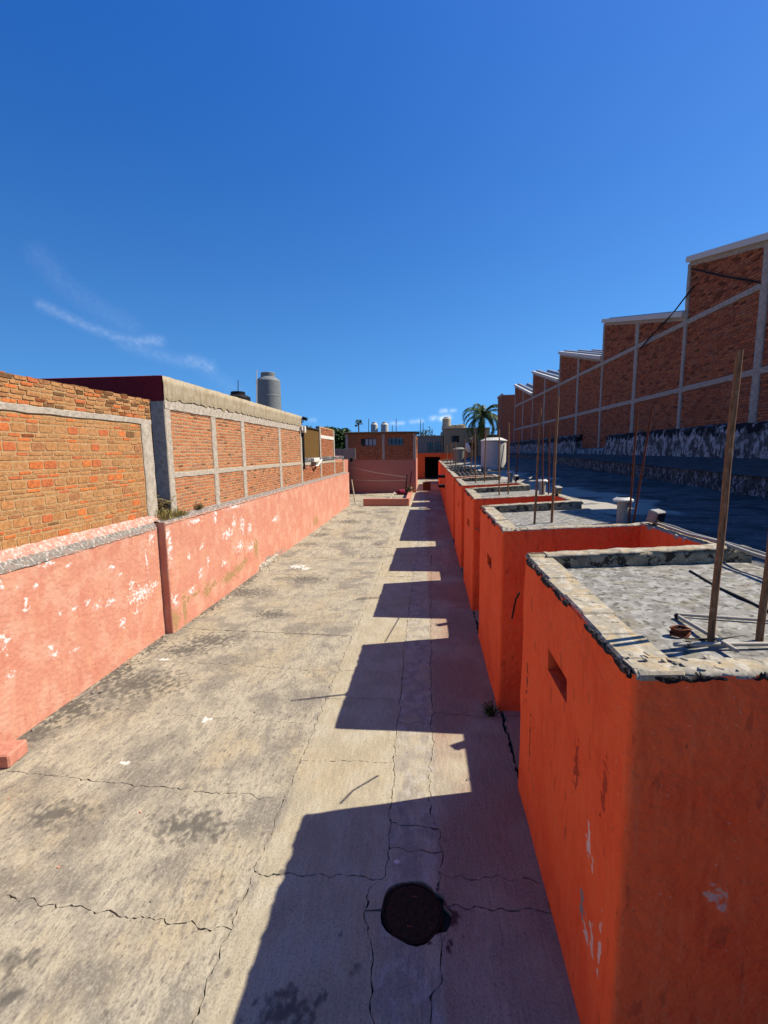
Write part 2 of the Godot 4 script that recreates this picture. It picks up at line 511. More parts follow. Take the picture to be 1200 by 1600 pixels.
func emit_bricks(parent: Node3D, list: Array, palette: Array, singles: int, seen_from_x := 0.0) -> void:
	var inv := see.transposed()
	var scored := []
	for i in list.size():
		var q: Vector3 = inv * (list[i][0] - EYE)
		var s := -1.0
		if q.z < -0.5:
			var x := q.x / -q.z * LENS
			var y := q.y / -q.z * LENS
			if absf(x) < 600 and absf(y) < 800: s = list[i][3] * list[i][4] * absf(list[i][2].dot((list[i][0] - EYE).normalized())) / q.length_squared()
		scored.append([-s, i])
	scored.sort_custom(func(a, b): return a[0] < b[0])
	var mats := []
	for c in palette:
		for dk in 2:
			var m := bump(world3(std((c * (0.45 if dk == 1 else 1.0)).linear_to_srgb(), 0.95), 1.3), fine, 0.4)
			m.albedo_color.a = 1.0
			m.albedo_texture = mat.grain
			mats.append(m)
	var b := mb()
	for k in scored.size():
		var e: Array = list[scored[k][1]]
		var ux: Vector3 = e[1]
		var nn: Vector3 = e[2]
		if k < singles and scored[k][0] < 0:
			var o := MeshInstance3D.new()
			o.mesh = unit_bricks[rng.randi() % unit_bricks.size()]
			o.material_override = mats[e[6] * 2 + int(e[7])]
			o.name = "brick" if k == 0 else "brick_%03d" % k
			var tilt := rng.randf_range(-0.012, 0.012)
			o.transform = Transform3D(Basis(ux.rotated(nn, tilt) * e[3], Vector3.UP.rotated(nn, tilt) * e[4], nn * 0.05), e[0] + nn * e[5])
			parent.add_child(o, true)
		else:
			var c: Color = palette[e[6] % palette.size()] * rng.randf_range(0.85, 1.12) * (0.45 if e[7] else 1.0)
			b.col = Color(c.r, c.g, c.b)
			var hw: Vector3 = ux * e[3] / 2
			var hv: Vector3 = Vector3.UP * e[4] / 2
			var f := []
			var g := []
			for s in [[-1, -1], [1, -1], [1, 1], [-1, 1]]:
				var at: Vector3 = e[0] + hw * s[0] + hv * s[1]
				g.append(at - nn * 0.014)
				f.append(at - hw * s[0] * rng.randf_range(0.02, 0.09) - hv * s[1] * rng.randf_range(0.03, 0.2) + nn * (e[5] + rng.randf_range(-0.003, 0.003)))
			b.quad(f[0], f[1], f[2], f[3], nn)
			for i in 4: b.quad(f[i], f[(i + 1) % 4], g[(i + 1) % 4], g[i], (f[i] + f[(i + 1) % 4]) / 2 - e[0])
	if b.v.size() > 0:
		var o := put(b, "brickwork", mat.brick_joined, parent)
		o.set_meta("kind", "stuff")

# a bar between two points: width across, thick along n
func beam(b: MB, p: Vector3, q: Vector3, n: Vector3, wide: float, thick: float, bevel := 0.012) -> void:
	var d := (q - p).normalized()
	b.bar(Transform3D(Basis(d, n.cross(d), n), (p + q) / 2), Vector3(p.distance_to(q), wide, thick), bevel)

# a cast concrete member whose edges wander, as boards left them; on a face with outward n
func rough_beam(b: MB, p: Vector3, q: Vector3, n: Vector3, wide: float, thick: float) -> void:
	var d := (q - p).normalized()
	var s := n.cross(d)
	var steps := maxi(3, int(p.distance_to(q) / 0.22))
	var prof := [[-0.5, 0.0], [-0.5, 0.75], [-0.42, 1.0], [0.42, 1.0], [0.5, 0.75], [0.5, 0.0]]
	var rows := []
	for i in steps + 1:
		var c := p.lerp(q, float(i) / steps)
		var e0 := rng.randf_range(-0.012, 0.012)
		var e1 := rng.randf_range(-0.012, 0.012)
		var line := []
		for k in prof:
			line.append(c + s * (k[0] * wide + (e0 if k[0] < 0 else e1)) + n * (k[1] * thick + (rng.randf_range(-0.003, 0.003) if k[1] > 0.5 else 0.0)))
		rows.append(line)
	for i in steps:
		for j in prof.size() - 1:
			var mid: Vector3 = s * (prof[j][0] + prof[j + 1][0]) + n * (prof[j][1] + prof[j + 1][1] - 0.6)
			b.quad(rows[i][j], rows[i][j + 1], rows[i + 1][j + 1], rows[i + 1][j], mid)
	for e in [[0, -1.0], [steps, 1.0]]:
		var r: Array = rows[e[0]]
		for j in range(1, prof.size() - 1): b.tri(r[0], r[j], r[j + 1], d * e[1])

# ---------------------------------------------------------------- sky
const SUN_TRAVEL := Vector3(-0.87, -1.0, 0.22)
func make_sky() -> PanoramaSkyMaterial:
	var w := 272                     # 256 round the sky and 8 more at each side, cut off after smoothing
	var h := 128
	var im := Image.create(w, h, false, Image.FORMAT_RGBF)
	var sun := -SUN_TRAVEL.normalized()
	for y in h:
		var el := PI * (0.5 - (y + 0.5) / h)
		var s := maxf(sin(el), 0.0)
		for x in w:
			var az := TAU * (x - 8 + 0.5) / 256.0
			var d := Vector3(sin(az) * cos(el), sin(el), -cos(az) * cos(el))
			var near := pow(clampf(d.dot(sun) * 0.5 + 0.5, 0, 1), 3.0)
			var t := pow(1.0 - s, 3.2)
			var c := Color(0.005, 0.066, 0.300).lerp(Color(0.11, 0.345, 0.71), t)
			c = c * (0.74 + 0.72 * near)
			c = c + Color(0.045, 0.06, 0.05) * near * near
			if el <= 0: c = Color(0.22, 0.2, 0.17)
			im.set_pixel(x, y, Color(c.r, c.g, c.b))
	im.resize(2176, 1024, Image.INTERPOLATE_CUBIC)
	im = im.get_region(Rect2i(64, 0, 2048, 1024))
	# thin cirrus over the left building and a few small clouds low over the far end, placed by direction
	var wisps := [  # [photo points], half width in degrees, strength
		[[[64, 476], [132, 508], [180, 526], [212, 533], [252, 534]], 0.42, 0.10], [[[214, 535], [234, 532], [250, 533]], 0.5, 0.14],
		[[[60, 400], [100, 444], [132, 468], [172, 492], [204, 510]], 1.0, 0.03], [[[192, 536], [240, 552], [280, 564], [312, 568], [332, 580]], 0.6, 0.06],
		[[[296, 564], [314, 568], [328, 574]], 0.6, 0.13], [[[320, 576], [350, 596], [372, 612]], 0.8, 0.03],
		[[[690, 643], [697, 642]], 0.24, 0.4], [[[705, 642], [711, 641]], 0.2, 0.32], [[[674, 654], [682, 653]], 0.24, 0.4], [[[690, 654], [702, 652]], 0.3, 0.6],
		[[[642, 659], [660, 658]], 0.18, 0.36], [[[610, 662], [630, 661]], 0.2, 0.3], [[[486, 657], [492, 656]], 0.22, 0.2]]
	var f := noise(71, 0.5, 5)
	var lo := Vector2(-62, 0.3)
	var hi := Vector2(12, 28)
	var lines := []
	for k in wisps:
		var pts := []
		for q in k[0]:
			var d := ray(q[0], q[1])
			pts.append(Vector2(rad_to_deg(atan2(d.x, -d.z)), rad_to_deg(asin(d.y))))
		lines.append(pts)
	for y in range(int((0.5 - hi.y / 180.0) * 1024), int((0.5 - lo.y / 180.0) * 1024)):
		var el := (0.5 - (y + 0.5) / 1024.0) * 180.0
		for xi in range(int(lo.x / 360.0 * 2048), int(hi.x / 360.0 * 2048)):
			var x := posmod(xi, 2048)
			var p := Vector2((xi + 0.5) / 2048.0 * 360.0, el)
			var a := 0.0
			for k in lines.size():
				var wd: float = wisps[k][1]
				var best := 99.0
				for i in lines[k].size() - 1:
					best = minf(best, p.distance_to(Geometry2D.get_closest_point_to_segment(p, lines[k][i], lines[k][i + 1])))
				if best < wd * 2.6:
					var tex_n := 0.62 + 0.75 * f.get_noise_2d(p.x * 3.0 + p.y * 2.0, p.y * 6.0) + 0.3 * f.get_noise_2d(p.x * 9.0, p.y * 14.0)
					a = maxf(a, exp(-pow(best / wd, 2.0)) * wisps[k][2] * clampf(tex_n, 0.0, 1.4))
			if a > 0.003: im.set_pixel(x, y, im.get_pixel(x, y).lerp(Color(0.86, 0.9, 0.98), a))
	var m := PanoramaSkyMaterial.new()
	m.panorama = ImageTexture.create_from_image(im)
	return m

# ---------------------------------------------------------------- the patio floor
var floor_near: StandardMaterial3D
var floor_far: StandardMaterial3D
func floor_picture(w: int, h: int, x0: float, z0: float, wide: float, deep: float, sd: int, spots: Array) -> StandardMaterial3D:
	var mm := wide / w            # metres to a pixel across
	var k := 0.0061 / mm          # keeps patterns the same size in metres
	var aspect := (deep / h) / mm
	var left := PackedFloat32Array()
	var channel := PackedFloat32Array()
	var right := PackedFloat32Array()
	var mid := PackedFloat32Array()
	for i in w:
		var x := x0 + (i + 0.5) * mm
		left.append(clampf((-1.5 - x) / 0.1, 0, 1))
		mid.append(clampf((x + 1.62) / 0.1, 0, 1) * clampf((-0.3 - x) / 0.1, 0, 1))
		channel.append(clampf((x + 0.38) / 0.05, 0, 1) * clampf((0.2 - x) / 0.06, 0, 1))
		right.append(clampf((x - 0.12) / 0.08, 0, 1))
	var p := Paint.new(w, h, c8(159, 150, 128))
	var big := field(w, h, sd, 0.0035 / k, 5)
	var mot := field(w, h, sd + 1, 0.012 / k, 5)
	p.layer(big, ramp(0.52, 0.75, 0.5), c8(153, 136, 104))
	p.layer(mot, ramp(0.45, 0.75, 0.5), c8(126, 120, 106))
	p.layer(mot, ramp(0.45, 0.15, 0.4), c8(161, 156, 137))
	p.layer(mot, ramp(0.3, 0.6, 0.5), c8(155, 144, 117), mid)
	p.layer(field(w, h, sd + 2, 0.03 / k, 6, 1, 1.6), ramp(0.54, 0.8, 0.55), c8(104, 99, 90), left)
	p.layer(field(w, h, sd + 3, 0.006 / k, 6, 1.4, 1), ramp(0.54, 0.76, 0.65), c8(98, 93, 85), left)
	p.layer(field(w, h, sd + 4, 0.02 / k, 5), ramp(0.4, 0.66, 0.8), c8(133, 126, 114), channel)
	p.layer(field(w, h, sd + 5, 0.03 / k, 4), ramp(0.55, 0.7, 0.7), c8(161, 156, 144), channel)
	p.layer(big, ramp(0.1, 0.6, 0.7), c8(134, 102, 86), right)  # reddish floor paint, with warm bounce light off the cabins put into the colour
	# broom strokes run along the patio
	var broom := field(w, h, sd + 6, 0.19 / k, 4, 1, 6)
	p.layer(broom, ramp(0.56, 0.85, 0.24), c8(116, 107, 91))
	p.layer(broom, ramp(0.44, 0.15, 0.22), c8(176, 168, 151))
	# pits and specks
	p.layer(field(w, h, sd + 7, 0.09 / k, 4, 1, 1.5), ramp(0.72, 0.8, 0.6), c8(82, 76, 69), left)
	p.layer(field(w, h, sd + 11, 0.11 / k, 4), ramp(0.55, 0.8, 0.5), c8(165, 158, 137), left)
	p.layer(field(w, h, sd + 12, 0.14 / k, 4, 1, 2), ramp(0.56, 0.8, 0.5), c8(113, 104, 91), left)
	p.layer(field(w, h, sd + 8, 0.12 / k, 3), ramp(0.84, 0.9, 0.6), c8(82, 76, 69))
	var grit := field(w, h, sd + 13, 0.42, 2)
	p.layer(grit, ramp(0.6, 0.9, 0.55), c8(176, 168, 146))
	p.layer(grit, ramp(0.4, 0.1, 0.6), c8(92, 86, 76))
	var rag := field(w, h, sd + 9, 0.05 / k, 6)
	for s in spots:
		p.spot(rag, (s[0] - x0) / mm, (s[1] - z0) / (deep / h), s[2] / mm, s[3] / (deep / h), s[4], s[5], s[6], s[7])
	var m := std(Color.WHITE, 0.95)
	m.albedo_texture = tex(p.image())
	bump(m, grey_tex(field(w / 2, h / 2, sd + 10, 0.15 / k, 3, 1, 3), w / 2, h / 2), 0.6)
	m.uv1_scale = Vector3(1.0 / wide, 1.0 / deep, 1)
	m.uv1_offset = Vector3(-x0 / wide, -z0 / deep, 0)
	return m

const EDGE_L := [[3.0, -1.62], [-2.5, -1.62], [-3.1, -1.64], [-3.6, -1.62], [-4.5, -1.61], [-5.7, -1.58], [-6.8, -1.58], [-7.3, -1.6], [-7.7, -1.55], [-8.5, -1.57], [-9.2, -1.53], [-12.2, -1.44], [-13.6, -1.45], [-16.1, -1.42], [-19.3, -1.33], [-34.0, -1.2], [-46.0, -1.0], [-68.0, -0.8]]
const EDGE_C1 := [[3.0, -0.36], [-2.64, -0.36], [-2.83, -0.37], [-3.15, -0.42], [-3.4, -0.5], [-3.6, -0.5], [-3.75, -0.33], [-4.1, -0.36], [-4.7, -0.36], [-5.9, -0.38], [-7.0, -0.35], [-8.6, -0.38], [-20.0, -0.2], [-68.0, 0.0]]
const EDGE_C2 := [[3.0, 0.05], [-2.67, 0.05], [-2.83, 0.07], [-2.97, 0.15], [-3.75, 0.16], [-4.0, 0.19], [-4.23, 0.18], [-4.6, 0.09], [-5.3, 0.1], [-5.8, 0.15], [-6.06, 0.12], [-6.56, 0.17], [-7.2, 0.14], [-12.1, 0.23], [-20.0, 0.4], [-68.0, 0.6]]
func edge_at(e: Array, z: float, jag: FastNoiseLite) -> float:
	for i in e.size() - 1:
		if z <= e[i][0] and z >= e[i + 1][0]:
			var t := inverse_lerp(e[i][0], e[i + 1][0], z)
			return lerpf(e[i][1], e[i + 1][1], t) + jag.get_noise_2d(z * 5.0, e[0][1] * 77.0) * 0.045 + jag.get_noise_2d(z * 22.0, e[0][1] * 55.0) * 0.008
	return e[e.size() - 1][1]

func make_floor() -> void:
	var spots := []
	# grime where the photograph shows it: [x, z, half width, half depth, colour, reach, hardness, density]
	var dark := c8(84, 80, 72)
	for q in [[215, 1068, 0.9, 0.55], [120, 1110, 0.5, 0.3], [330, 1000, 0.7, 0.45], [290, 1015, 0.5, 0.35], [380, 925, 0.9, 0.6], [300, 1290, 0.5, 0.25], [90, 1270, 0.4, 0.2], [450, 1575, 0.25, 0.14], [30, 1500, 0.14, 0.12], [10, 1560, 0.12, 0.1], [480, 905, 0.8, 0.5], [420, 960, 0.5, 0.3]]:
		var g := on_y(q[0], q[1])
		spots.append([g.x, g.z, q[2], q[3], dark, 0.85, 2.4, 0.5])
	for q in [[452, 1550, 0.09], [440, 1362, 0.06], [462, 1415, 0.05], [530, 1460, 0.05], [478, 1578, 0.05], [318, 1380, 0.04], [345, 1393, 0.03], [500, 1560, 0.05], [555, 1510, 0.06], [357, 1517, 0.04], [690, 1310, 0.06]]:
		var g := on_y(q[0], q[1])
		spots.append([g.x, g.z, q[2], q[2], c8(86, 80, 72), 0.6, 3.0, 0.4])
	for q in [[465, 885, 0.34, 0.28], [322, 1125, 0.1, 0.08], [193, 1192, 0.06, 0.05], [478, 888, 0.2, 0.2], [616, 1345, 0.06, 0.03], [255, 1030, 0.12, 0.05]]:
		var g := on_y(q[0], q[1])
		spots.append([g.x, g.z, q[2], q[3], c8(206, 202, 192), 0.85, 6.0, 0.42])
	# brown dirt on the right of the manhole; black dirt along the foot of the pink wall (a zoom shows its ragged outline)
	spots.append([0.13, -3.42, 0.16, 0.2, c8(64, 46, 42), 0.9, 6.0, 0.5])
	for q in [[50, 1146, 0.3, 0.4], [110, 1103, 0.3, 0.5], [180, 1050, 0.3, 0.6], [240, 1008, 0.25, 0.5], [330, 948, 0.2, 0.8], [390, 906, 0.2, 0.8]]:
		var g := on_y(q[0], q[1])
		spots.append([g.x, g.z, q[2], q[3], dark, 0.85, 3.0, 0.5])
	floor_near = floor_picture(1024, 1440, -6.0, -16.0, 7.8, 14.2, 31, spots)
	var more := []
	for q in [[520, 880, 0.7, 0.5], [480, 850, 0.6, 0.5], [560, 840, 0.8, 0.6], [500, 835, 0.6, 0.6], [545, 815, 1.0, 0.8], [590, 850, 0.3, 0.4], [600, 800, 0.8, 0.8], [560, 800, 0.7, 1.0]]:
		var g := on_y(q[0], q[1])
		more.append([g.x, g.z, q[2], q[3], dark, 0.7, 4.0, 0.42])
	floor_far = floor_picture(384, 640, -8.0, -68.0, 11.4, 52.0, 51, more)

	var root := Node3D.new()
	root.name = "floor"
	add_child(root)
	structure(root)
	var under := mb()
	under.quad(Vector3(-6.2, -0.05, 3), Vector3(3.4, -0.05, 3), Vector3(3.4, -0.05, -69), Vector3(-8.2, -0.05, -69), Vector3.UP)
	put(under, "bedding", mat.earth, root)
	var jag := noise(81, 0.9, 3)
	var wall_l := [[3.0, -5.95], [-33.0, -5.95], [-33.01, -8.1], [-68.0, -8.1]]
	var wall_r := [[3.0, 3.3], [-68.0, 3.3]]
	var cuts := [
		[2.9, 0.2, -1.6, -3.17, -4.62, -6.07, -7.72, -9.32, -10.95, -12.8, -14.04, -16.47, -18.6, -20.6, -22.9, -25.0, -27.4, -29.8, -32.2, -36.0, -40.0, -45.0, -52.0, -60.0, -68.0],
		[2.9, -0.5, -3.7, -5.3, -6.8, -7.75, -11.35, -14.1, -17.2, -20.5, -24.0, -28.0, -33.0, -39.0, -46.0, -56.0, -68.0],
		[2.9, -1.5, -2.55, -3.43, -4.05, -4.36, -6.2, -9.7, -13.0, -17.0, -22.0, -28.0, -36.0, -48.0, -68.0],
		[2.9, -0.8, -3.58, -3.86, -6.52, -7.05, -10.2, -11.9, -15.0, -18.4, -21.5, -26.0, -31.0, -37.0, -46.0, -57.0, -68.0]]
	var foot_a := [[3.0, face_x(0) - 0.02], [-68.0, face_x(-68) - 0.02]]   # a groove is left where slabs meet the cabins
	var foot_b := [[3.0, face_x(0) + 0.02], [-68.0, face_x(-68) + 0.02]]
	cuts.append(cuts[3])
	var sides := [[wall_l, EDGE_L], [EDGE_L, EDGE_C1], [EDGE_C1, EDGE_C2], [EDGE_C2, foot_a], [foot_b, wall_r]]
	var hole := PackedVector2Array()
	for i in 26:
		var a := TAU * i / 26
		hole.append(Vector2(-0.09, -3.45) + Vector2(cos(a), sin(a)) * (0.283 + 0.012 * sin(a * 5.0 + 1.0) + (0.05 if i in [0, 1, 2, 24] else 0.0)))
	for c in 5:
		var skew: float = [0.055, -0.03, 0.0, 0.03, 0.03][c]
		for i in cuts[c].size() - 1:
			var za: float = cuts[c][i]
			var zb: float = cuts[c][i + 1]
			var gap_a := 0.0025 + 0.004 * absf(jag.get_noise_2d(za * 31.0, c * 9.0))
			var gap_s := 0.003
			var step := 0.035 if za > -9.0 else 0.08 if za > -14.0 else (0.25 if za > -24.0 else 1.0)
			var poly := PackedVector2Array()
			var xl := edge_at(sides[c][0], (za + zb) / 2, jag)
			var xr := edge_at(sides[c][1], (za + zb) / 2, jag)
			var line := func(z: float, x: float) -> float:
				return z + clampf(x + 1.6, -4.4, 2.0) * skew * (0.4 if absf(z) < 1.0 else 1.0) + jag.get_noise_2d(x * 5.0, z * 53.0) * 0.06 + jag.get_noise_2d(x * 22.0, z * 31.0) * 0.008
			var nx := maxi(2, int((xr - xl) / step))
			var nz := maxi(2, int(absf(za - zb) / step))
			var side := func(e: Array, z: float, s: float) -> float:
				return edge_at(e, clampf(z, -67.99, 2.99), jag) + s * (gap_s + 0.016 * maxf(0.0, jag.get_noise_2d(z * 8.0, s * 50.0) + 0.3 * jag.get_noise_2d(z * 60.0, s * 20.0) - 0.1))
			# round the slab: front edge, right side, back edge, left side
			for j in nx + 1:
				var x := lerpf(xl, xr, float(j) / nx)
				if j == 0: x = side.call(sides[c][0], line.call(za, xl), 1.0)
				if j == nx: x = side.call(sides[c][1], line.call(za, xr), -1.0)
				poly.append(Vector2(x, line.call(za, x) - gap_a - 0.02 * maxf(0.0, jag.get_noise_2d(x * 7.0, za * 12.0) + 0.3 * jag.get_noise_2d(x * 60.0, za * 40.0) - 0.12)))
			for j in range(1, nz):
				var z := lerpf(line.call(za, xr), line.call(zb, xr), float(j) / nz)
				poly.append(Vector2(side.call(sides[c][1], z, -1.0), z))
			for j in nx + 1:
				var x := lerpf(xr, xl, float(j) / nx)
				if j == 0: x = side.call(sides[c][1], line.call(zb, xr), -1.0)
				if j == nx: x = side.call(sides[c][0], line.call(zb, xl), 1.0)
				poly.append(Vector2(x, line.call(zb, x) + gap_a + 0.02 * maxf(0.0, jag.get_noise_2d(x * 7.0, zb * 12.0 + 5.0) + 0.3 * jag.get_noise_2d(x * 60.0, zb * 40.0 + 7.0) - 0.12)))
			for j in range(1, nz):
				var z := lerpf(line.call(zb, xl), line.call(za, xl), float(j) / nz)
				poly.append(Vector2(side.call(sides[c][0], z, 1.0), z))
			var pieces := [poly]
			if za > -5.0 and zb < -2.0 and c > 0: pieces = Geometry2D.clip_polygons(poly, hole)
			for piece in pieces:
				var pc: PackedVector2Array = piece
				var tris := Geometry2D.triangulate_polygon(pc)
				if tris.is_empty():          # an edge crossed itself: clean the outline
					var clean := Geometry2D.offset_polygon(pc, -0.002)
					clean.sort_custom(func(a, e): return a.size() > e.size())
					if clean.is_empty(): continue
					pc = clean[0]
					tris = Geometry2D.triangulate_polygon(pc)
					if tris.is_empty():
						print("slab lost ", c, " ", za)
						continue
				var top := rng.randf_range(-0.003, 0.003)
				var b := mb()
				for k in range(0, tris.size(), 3):
					var q := []
					for e in 3: q.append(Vector3(pc[tris[k + e]].x, top, pc[tris[k + e]].y))
					b.tri(q[0], q[1], q[2], Vector3.UP)
				var mid := Vector2.ZERO
				for q in pc: mid += q
				mid /= pc.size()
				for k in pc.size():
					var q0: Vector2 = pc[k]
					var q1: Vector2 = pc[(k + 1) % pc.size()]
					var d := (q1 - q0).orthogonal()
					var o := Vector3(d.x, 0, d.y)
					if Vector2(d.x, d.y).dot((q0 + q1) / 2 - mid) < 0: o = -o
					b.quad(Vector3(q0.x, top, q0.y), Vector3(q1.x, top, q1.y), Vector3(q1.x, -0.045, q1.y), Vector3(q0.x, -0.045, q0.y), o)
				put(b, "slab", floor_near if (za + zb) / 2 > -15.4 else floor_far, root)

func make_manhole() -> void:
	var t := thing("manhole_cover", "round black iron manhole cover sunk in the cracked concrete channel", "manhole cover", Vector3(-0.09, -0.05, -3.45))
	var b := mb()
	b.lathe(Vector3.ZERO, [[0.0, 0.043], [0.12, 0.044], [0.238, 0.042], [0.243, 0.036], [0.244, 0.0]], 40)
	put(b, "cover", mat.iron, t)
	var r := mb()
	r.lathe(Vector3.ZERO, [[0.249, 0.0], [0.249, 0.040], [0.262, 0.041], [0.266, 0.0]], 40)
	put(r, "rim", mat.iron, t)
	for s in [-1.0, 1.0]:
		var h := mb()
		h.bar(Transform3D(Basis.IDENTITY, Vector3(0.02 * s, 0.043, -0.13 * s)), Vector3(0.05, 0.008, 0.014), 0.002)
		put(h, "lifting_lug", mat.rust, t)

# ---------------------------------------------------------------- left side walls
const X1 := -5.78        # face of the plastered wall in front
const X2 := -5.60        # face of the longer plastered wall behind it
const XB := -5.95        # face of the brickwork over both
func pink_picture(w: int, h: int, x_at: float, z_from: float, wide: float, tall: float, sd: int, whites: Array, browns: Array, greys: Array) -> StandardMaterial3D:
	var p := Paint.new(w, h, c8(180, 124, 104))
	p.layer(field(w, h, sd, 0.006, 5), ramp(0.45, 0.75, 0.5), c8(176, 114, 93))
	p.layer(field(w, h, sd + 1, 0.012, 5), ramp(0.5, 0.75, 0.5), c8(186, 138, 112))
	p.layer(field(w, h, sd + 2, 0.03, 4, 1, 3), ramp(0.58, 0.8, 0.4), c8(192, 146, 118))
	p.layer(field(w, h, sd + 3, 0.04, 4, 1, 5), ramp(0.62, 0.8, 0.4), c8(172, 106, 89))
	p.layer(field(w, h, sd + 4, 0.06, 6), ramp(0.84, 0.88, 0.7), c8(196, 178, 168))
	p.layer(field(w, h, sd + 5, 0.11, 2), ramp(0.8, 0.86, 0.6), c8(160, 84, 66))
	p.layer(field(w, h, sd + 7, 0.014, 6, 1, 1.5), ramp(0.5, 0.74, 0.55), c8(190, 150, 130))
	var rag := field(w, h, sd + 6, 0.075, 6)
	var px_z := wide / w
	var px_y := tall / h
	for pass_ in [[whites, c8(190, 156, 140), 2.0, 0.42], [whites, c8(198, 198, 198), 4.5, 0.27], [browns, c8(150, 120, 84), 9.0, 0.5], [greys, c8(126, 120, 112), 6.0, 0.5]]:
		for s in pass_[0]:
			var c := on_x(s[0], s[1], x_at)
			var a := on_x(s[0] + s[2], s[1], x_at)
			var u := on_x(s[0], s[1] - s[3], x_at)
			p.spot(rag, (-c.z - z_from) / px_z, (tall - c.y) / px_y, maxf(2, absf(a.z - c.z) / px_z), maxf(2, absf(u.y - c.y) / px_y), pass_[1], 0.96, pass_[2], pass_[3])
	var m := std(Color.WHITE, 0.93)
	m.albedo_texture = tex(p.image())
	bump(m, grey_tex(field(w, h, sd + 8, 0.06, 4), w, h), 0.8)
	m.uv1_scale = Vector3(1.0 / wide, 1.0 / tall, 1)
	m.uv1_offset = Vector3(-z_from / wide, 1.0, 0)
	return m

# a plastered wall face that waves a little: along z from za to zb at x, with the ends turned in by depth; top may wander
func plaster_wall(b: MB, x: float, za: float, zb: float, top: float, depth: float, sd: int, n_cells := 0.25) -> void:
	var f := noise(sd, 0.8, 3)
	var path := []
	var round_ := 0.04
	path.append([Vector2(x - depth, za), Vector2(0, 1)])
	path.append([Vector2(x - round_ - 0.02, za), Vector2(0, 1)])
	for i in 5:
		var a := PI / 2 * i / 4
		path.append([Vector2(x - round_ + sin(a) * round_, za - round_ + cos(a) * round_), Vector2(sin(a), cos(a))])
	var m := int((za - zb) / n_cells)
	for i in range(1, m): path.append([Vector2(x, lerpf(za - round_, zb, float(i) / m)), Vector2(1, 0)])
	path.append([Vector2(x, zb), Vector2(1, 0)])
	var rows := []
	var ys := 9
	for i in ys + 1:
		var line := []
		for q in path:
			var y := top * i / ys
			if i == ys: y += f.get_noise_2d(q[0].y * 9.0, 3.0) * 0.02
			var d := f.get_noise_3d(q[0].x * 2.0, y * 2.2, q[0].y * 2.2) * 0.014
			line.append(Vector3(q[0].x + q[1].x * d, y, q[0].y + q[1].y * d))
		rows.append(line)
	b.sheet(rows, func(_i, j): return Vector3(path[j][1].x, 0, path[j][1].y))

func ledge_strip(b: MB, x0: float, y0: float, x1: float, y1: float, za: float, zb: float, sd: int) -> void:
	var f := noise(sd, 2.2, 4)
	var rows := []
	var m := int((za - zb) / 0.09)
	for k in 7:
		var line := []
		for i in m + 1:
			var z := lerpf(za, zb, float(i) / m)
			var t := k / 5.0
			if k == 6:
				line.append(Vector3(x1 - 0.1, y1 + 0.02, z))
				continue
			var d := f.get_noise_2d(t * 1.3, z * 1.8) * 0.018
			var low := -0.03 if k == 0 else 0.0
			line.append(Vector3(lerpf(x0 + 0.012, x1, t) + f.get_noise_2d(40.0 + t, z * 3.0) * 0.012, lerpf(y0, y1, t) + d + low, z))
		rows.append(line)
	b.sheet(rows, func(_i, _j): return Vector3(0.4, 1, 0))

